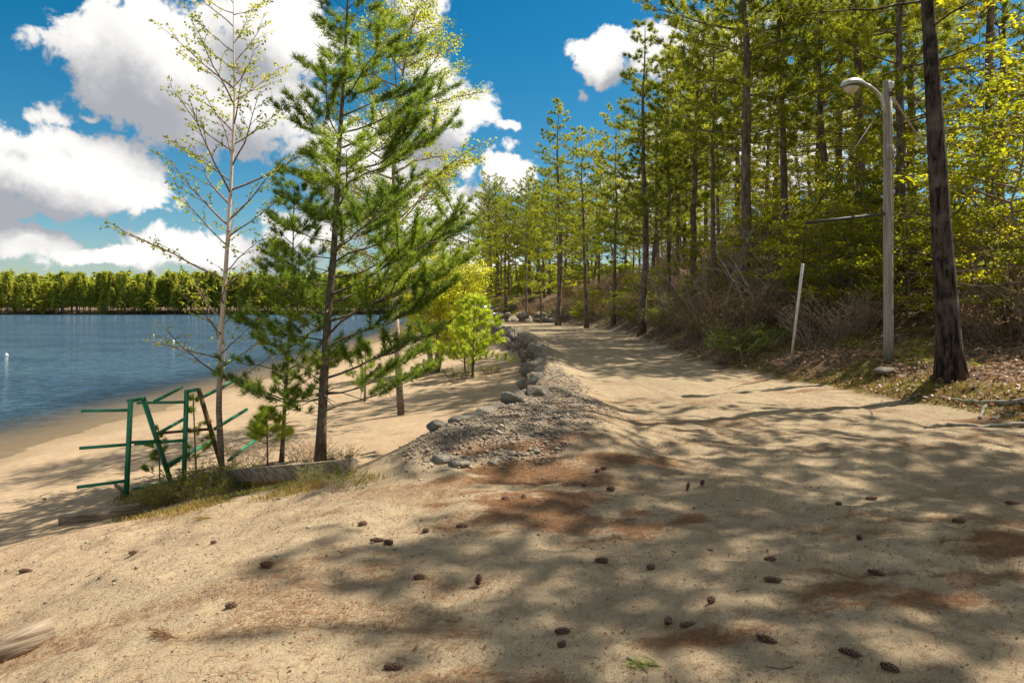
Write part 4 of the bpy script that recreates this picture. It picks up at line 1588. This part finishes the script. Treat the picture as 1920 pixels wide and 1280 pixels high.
# ------------------------------------------------------------------ ground litter
# gravel
rng = np.random.default_rng(50)
n = 60000
X = rng.uniform(-3, 3, n)
Y = 5.6 + 30 * rng.uniform(0, 1, n) ** 2.6
g = gravel_mask(X, Y)
sel_ = (rng.uniform(0, 1, n) < g * 1.0) & (ex(Y) - X < 2.6)
X, Y = X[sel_], Y[sel_]
k = min(len(X), 26000)
X, Y = X[:k], Y[:k]
# a few strays on the sand too
ns = 1500
X2, Y2 = rng.uniform(-4.5, 3, ns), rng.uniform(4.2, 9.5, ns)
X, Y = np.concatenate([X, X2]), np.concatenate([Y, Y2])
Z = H(X, Y)
base = np.array([(1, 0, 0), (0, 1, 0), (-1, 0, 0), (0, -1, 0), (0, 0, .8), (0, 0, -.8)])
tri = np.array([(0, 1, 4), (1, 2, 4), (2, 3, 4), (3, 0, 4), (1, 0, 5), (2, 1, 5), (3, 2, 5), (0, 3, 5)])
sz = np.clip(rng.lognormal(-4.25, .42, len(X)), .006, .04)
sz[-ns:] *= rng.uniform(.25, .75, ns)
jit = base[None] * rng.uniform(.6, 1.25, (len(X), 6, 3))
an = rng.uniform(0, 6.28, len(X))
ca, sa = np.cos(an)[:, None], np.sin(an)[:, None]
V = np.stack([jit[:, :, 0] * ca - jit[:, :, 1] * sa, jit[:, :, 0] * sa + jit[:, :, 1] * ca, jit[:, :, 2] * .75], -1) * sz[:, None, None]
V += np.stack([X, Y, Z + sz * .25], -1)[:, None]
mb = MB()
mb.add(V.reshape(-1, 3), (tri[None] + np.arange(len(X))[:, None, None] * 6).reshape(-1, 3), None, np.repeat(rng.uniform(0, 1, len(X)), 6))
tag(mb.build('gravel', M['pebble']), kind='stuff', label='crushed grey stone gravel along the boulder wall', cat='gravel')

# fallen needles
n = 700000
X = rng.uniform(-6.5, 8.5, n)
Y = 2.4 + 9.5 * rng.uniform(0, 1, n) ** 1.3
dm = drift_mask(X, Y)
sel_ = rng.uniform(0, 1, n) < dm ** 1.1 * .85 + .085
X, Y = X[sel_][:150000], Y[sel_][:150000]
Z = H(X, Y) + .004
n = len(X)
an = rng.normal(.35, .8, n)
L = rng.uniform(.04, .11, n)
d = np.stack([np.cos(an), np.sin(an)], -1)
sdv = np.stack([-d[:, 1], d[:, 0]], -1)
w = .0010
bend = rng.normal(0, .012, n)
p0, p2 = np.stack([X, Y], -1) - d * L[:, None] * .5, np.stack([X, Y], -1) + d * L[:, None] * .5
pm = np.stack([X, Y], -1) + sdv * bend[:, None]
wv = sdv * w


def lift(p, dz):
    return np.concatenate([p, (H(p[:, 0], p[:, 1]) + dz)[:, None]], 1)


up = rng.uniform(.003, .022, n)
V = np.stack([lift(p0 - wv, .003), lift(p0 + wv, .003), lift(pm + wv, up), lift(pm - wv, up), lift(p2, .004)], 1).reshape(-1, 3)
i = np.arange(n)[:, None] * 5
mb = MB()
mb.add(V, i + [3, 2, 4], i + [0, 1, 2, 3], np.repeat(rng.uniform(0, 1, n), 5))
tag(mb.build('fallen_needles', M['dead_needle']), kind='stuff', label='rust brown pine needles swept into drifts on the sand', cat='pine needles')

# dark crumbs of bark and leaf on the sand
n = 16000
X = rng.uniform(-6, 8, n)
Y = 2.4 + 12 * rng.uniform(0, 1, n) ** 1.2
P = np.stack([X, Y, H(X, Y) + .003], -1)
D = np.concatenate([rng.normal(0, 1, (n, 2)), rng.normal(0, .12, (n, 1))], 1)
tag(leaves(rng, P, D, rng.uniform(0, .35, n), .022, .012, .9).build('bark_crumbs', M['dead_leaf']), kind='stuff',
    label='dark crumbs of bark and leaf strewn over the sand', cat='litter')

# dead leaves under the wood
n = 26000
Y = 8 + 26 * rng.uniform(0, 1, n) ** 1.5
X = rx(Y) + .2 + 13 * rng.uniform(0, 1, n) ** 1.3
P = np.stack([X, Y, H(X, Y) + rng.uniform(.005, .05, n)], -1)
D = np.concatenate([rng.normal(0, 1, (n, 2)), rng.normal(0, .25, (n, 1))], 1)
tag(leaves(rng, P, D, rng.uniform(0, 1, n), .085, .06, .7).build('fallen_leaves', M['dead_leaf']), kind='stuff',
    label='brown dead leaves covering the floor of the wood', cat='leaf litter')

# grass and moss blades


def blades(n, X, Y, ln, w, tint, name, label, mat='grass'):
    Z = H(X, Y)
    a = rng.uniform(0, 6.28, n)
    lean = rng.uniform(.1, .9, n)
    L = ln * rng.uniform(.5, 1.2, n)
    tip = np.stack([X + np.cos(a) * L * lean, Y + np.sin(a) * L * lean, Z + L * np.sqrt(1 - lean ** 2 * .9)], -1)
    sv = np.stack([-np.sin(a) * w, np.cos(a) * w, np.zeros(n)], -1)
    b = np.stack([X, Y, Z - .01], -1)
    m = b * .45 + tip * .55 + np.array([0, 0, 1]) * (L * .12)[:, None]
    V = np.stack([b - sv, b + sv, m + sv * .7, m - sv * .7, tip], 1).reshape(-1, 3)
    i = np.arange(n)[:, None] * 5
    mbx = MB()
    mbx.add(V, i + [3, 2, 4], i + [0, 1, 2, 3], np.repeat(tint, 5))
    return tag(mbx.build(name, M[mat]), kind='stuff', label=label, cat='grass')


n = 120000
X, Y = rng.uniform(-6.5, -.6, n), rng.uniform(6.3, 12.0, n)
px = CX + F * X / Y
py = HY + F * (CAMZ - H(X, Y)) / Y
cl = fbm(X * 1.5, Y * 1.5, 103)
msk = ss((py - 885) / 15) * ss((985 - (px - 250) * .10 - py) / 25) * ss((px - 190) / 60) * ss((790 - px) / 120) * ss((cl - .33) / .2)
sel_ = rng.uniform(0, 1, n) < msk
X, Y = X[sel_][:26000], Y[sel_][:26000]
gt_ = np.clip(fbm(X * 1.1, Y * 1.1, 140) * 2.4 - .55 + rng.normal(0, .18, len(X)), 0, 1)
blades(len(X), X, Y, .065, .0034, gt_, 'grass', 'green and straw coloured grass on the slope before the timbers')
n = 60000
Y = rng.uniform(8.5, 18, n)
X = rx(Y) + rng.uniform(.1, 2.2, n)
sel_ = rng.uniform(0, 1, n) < ss((fbm(X * .9, Y * .9, 99) - .36) / .2) * .5
X, Y = X[sel_][:14000], Y[sel_][:14000]
blades(len(X), X, Y, .06, .004, rng.uniform(0, .75, len(X)), 'moss', 'yellow-green moss and short grass along the foot of the wood')


# ------------------------------------------------------------------ pine cones
def cone_mesh(seed, L, Rm, n=64, closed=.55):
    rng = np.random.default_rng(seed)
    mbx = MB()
    for i in range(n):
        t = (i + .5) / n
        z = L * (t - .5)
        r = Rm * (math.sin(math.pi * min(1, t * .82 + .16)) ** .65)
        a = i * 2.39996
        out = np.array([math.cos(a), math.sin(a), 0])
        sd = np.array([-math.sin(a), math.cos(a), 0])
        upz = np.array([0, 0, 1.])
        dirv = unit(out * closed + upz * (.75 * (t + .15)) + rng.normal(0, .06, 3))
        b = out * r * .25 + upz * z
        ln = r * rng.uniform(.85, 1.1)
        m = b + dirv * ln * .7
        tip = b + dirv * ln * 1.05
        w = Rm * .30
        th = np.cross(sd, dirv) * Rm * .10
        v = [b - sd * w * .4, b + sd * w * .4, m + sd * w, tip + sd * w * .35 - th, tip - sd * w * .35 - th, m - sd * w, m + th * 1.4]
        mbx.add(v, [(0, 1, 6), (1, 2, 6), (2, 3, 6), (3, 4, 6), (4, 5, 6), (5, 0, 6), (0, 5, 1), (1, 5, 2)], [(5, 4, 3, 2)],
                [.05, .05, .75, 1, 1, .75, .5])
    mbx.tube([(0, 0, -L * .52), (0, 0, -L * .3), (0, 0, 0), (0, 0, L * .35), (0, 0, L * .46)], np.array([.2, .5, .55, .4, .1]) * Rm, 8, .1)
    return mbx.data('pine_cone', M['cone'])


CM = [cone_mesh(1, .085, .024), cone_mesh(2, .075, .026, 56, .8), cone_mesh(3, .11, .022, 80, .5), cone_mesh(4, .055, .023, 44, .9)]
CONES = [  # pixel of the middle, mesh, turn about the vertical, label
    (1253, 1170, 0, 1.2, 'left one of two pine cones touching end to end on orange needles'),
    (1290, 1177, 2, .3, 'right one of two pine cones touching end to end on orange needles'),
    (1054, 1188, 0, .1, 'plump pine cone alone near the bottom centre of the sand'),
    (1053, 1213, 3, .6, 'small worn pine cone just below the plump one at bottom centre'),
    (1128, 1054, 0, .0, 'pine cone on a red-brown needle streak in the middle of the sand'),
    (1220, 1069, 3, .4, 'little round pine cone right of the red-brown needle streak'),
    (1444, 1052, 0, .1, 'upper one of the two pine cones lying one below the other'),
    (1449, 1091, 2, -.2, 'lower one of the two pine cones lying one below the other'),
    (1643, 1078, 2, -.6, 'long pine cone lying aslant on pale sand at the right'),
    (1611, 1012, 3, .9, 'round dark pine cone in the wide shadow at the right'),
    (1437, 1205, 2, -.6, 'grey worn pine cone half covered by needles at lower right'),
    (1594, 1229, 2, -.6, 'long pine cone pointing at the bottom right needles'),
    (1668, 1256, 0, -.8, 'dark pine cone at the bottom edge right of the long aslant ones'),
    (1333, 1131, 3, .5, 'tiny broken pine cone above the orange needle patch'),
    (1290, 920, 0, 1.3, 'dark pine cone standing upright in shade on the road'),
    (1317, 913, 3, .0, 'dark pine cone just right of the upright one in shade'),
    (1132, 880, 1, .2, 'dark pine cone at the gravel edge, larger of a close pair'),
    (1120, 885, 3, .8, 'dark pine cone at the gravel edge, smaller of a close pair'),
    (1634, 937, 2, .1, 'flat dark pine cone across the shaded road at the right'),
    (1572, 947, 3, .0, 'small dark pine cone left of the flat one in shade'),
    (1798, 980, 2, -.1, 'dark pine cone deep in the right shadow band'),
    (1897, 946, 2, -.2, 'dark pine cone at the right frame edge in shade'),
    (982, 933, 3, .9, 'blackish pine cone in the needle mat, right of a close pair'),
    (948, 937, 1, .3, 'blackish pine cone in the needle mat, left of a close pair'),
    (866, 989, 0, .2, 'dark pine cone at the lower edge of the needle mat'),
    (798, 999, 3, .1, 'small dark pine cone left of the needle mat edge'),
    (707, 1016, 2, .1, 'pale brown pine cone, left of a touching pair on bright sand'),
    (728, 1020, 1, -.3, 'pale brown pine cone, right of a touching pair on bright sand'),
    (786, 1086, 0, .2, 'reddish pine cone at the edge of a small shadow, left of centre'),
    (897, 1099, 1, 1.2, 'dark upright pine cone in the shadow patch left of centre'),
    (680, 985, 1, .5, 'brown pine cone among pebbles below the grass slope'),
    (500, 1062, 0, .3, 'reddish pine cone alone on the pale sand at the left'),
    (433, 1140, 1, .4, 'wide open pine cone alone on bright sand at lower left'),
    (250, 1040, 0, .3, 'dark pine cone on the shaded sand at the left, right of two'),
    (48, 1074, 2, .1, 'dark pine cone on the shaded sand near the left edge'),
    (400, 1020, 3, .4, 'dark pine cone on pebbly shaded slope left'),
    (738, 1255, 2, .1, 'pine cone half buried in needles at the bottom left of centre'),
    (84, 937, 3, .1, 'tiny dark pine cone on the beach sand at far left'),
    (1145, 918, 1, .2, 'dark pine cone on the brown needle streak beside the gravel'),
    (1095, 912, 3, .6, 'dark pine cone on the brown needle streak left of its neighbour'),
]
for px, py, k, a, lb in CONES:
    x, y, z = G(px, py)
    o = bpy.data.objects.new('pine_cone', CM[k])
    COL.objects.link(o)
    sc = {0: .88, 1: .84, 2: .86, 3: .84}[k] * (.9 + .2 * ((px * 7 + py * 3) % 10) / 10)
    o.scale = (sc,) * 3
    if 'upright' in lb:
        o.rotation_euler = (.25, .2, a)
        o.location = (x, y, z + .04)
    else:
        o.rotation_euler = (math.pi / 2, 0, math.pi / 2 + a)
        o.location = (x, y, z + .014)
    tag(o, lb, 'pine cone', 'pine cones on the sand')

# sticks and needle sprigs
for pts, r, lb in [([(1435, 1254), (1465, 1257), (1487, 1250)], .004, 'thin bent twig lying on the sand at the lower right'),
                   ([(1380, 1111), (1392, 1108), (1404, 1107)], .003, 'short twig on pale sand below the paired cones'),
                   ([(160, 1083), (175, 1078)], .004, 'short pale twig on the left sand slope'),
                   ([(1175, 1237), (1200, 1247), (1215, 1262)], .004, 'twig leading to the green sprig at the bottom')]:
    w = np.array([G(*p) for p in pts])
    c = w.mean(0)
    o = MB().tube(w - c + [0, 0, r], np.linspace(r, r * .6, len(w)), 5).build('stick', M['twig'])
    o.location = c
    tag(o, lb, 'stick')
for px, py, mat, lb in [(310, 1195, 'dead_needle', 'dry brown pine sprig on bright sand at the bottom left'), (1213, 1252, 'needle_white', 'green pine sprig lying at the bottom edge'),
                        (385, 975, 'grass', 'withered grass tuft beside the short timber')]:
    x, y, z = G(px, py)
    k = 12
    P = np.stack([np.linspace(-.06, .05, k), rng.normal(0, .01, k), np.full(k, .012)], -1)
    D = np.tile([[-.8, -.3, .25]], (k, 1))
    e = empty('pine_sprig' if 'sprig' in lb else 'grass_tuft', (x, y, z), rng.uniform(-.4, .4))
    MB().tube([(-.08, 0, .008), (0, .005, .012), (.07, 0, .008)], .003, 5).build('stem', M['twig'], e)
    needles(rng, P, D, rng.uniform(.1, .9, k), 9, .08, .0025, .4).build('needles', M[mat], e)
    tag(e, lb, 'sprig' if 'sprig' in lb else 'grass tuft')
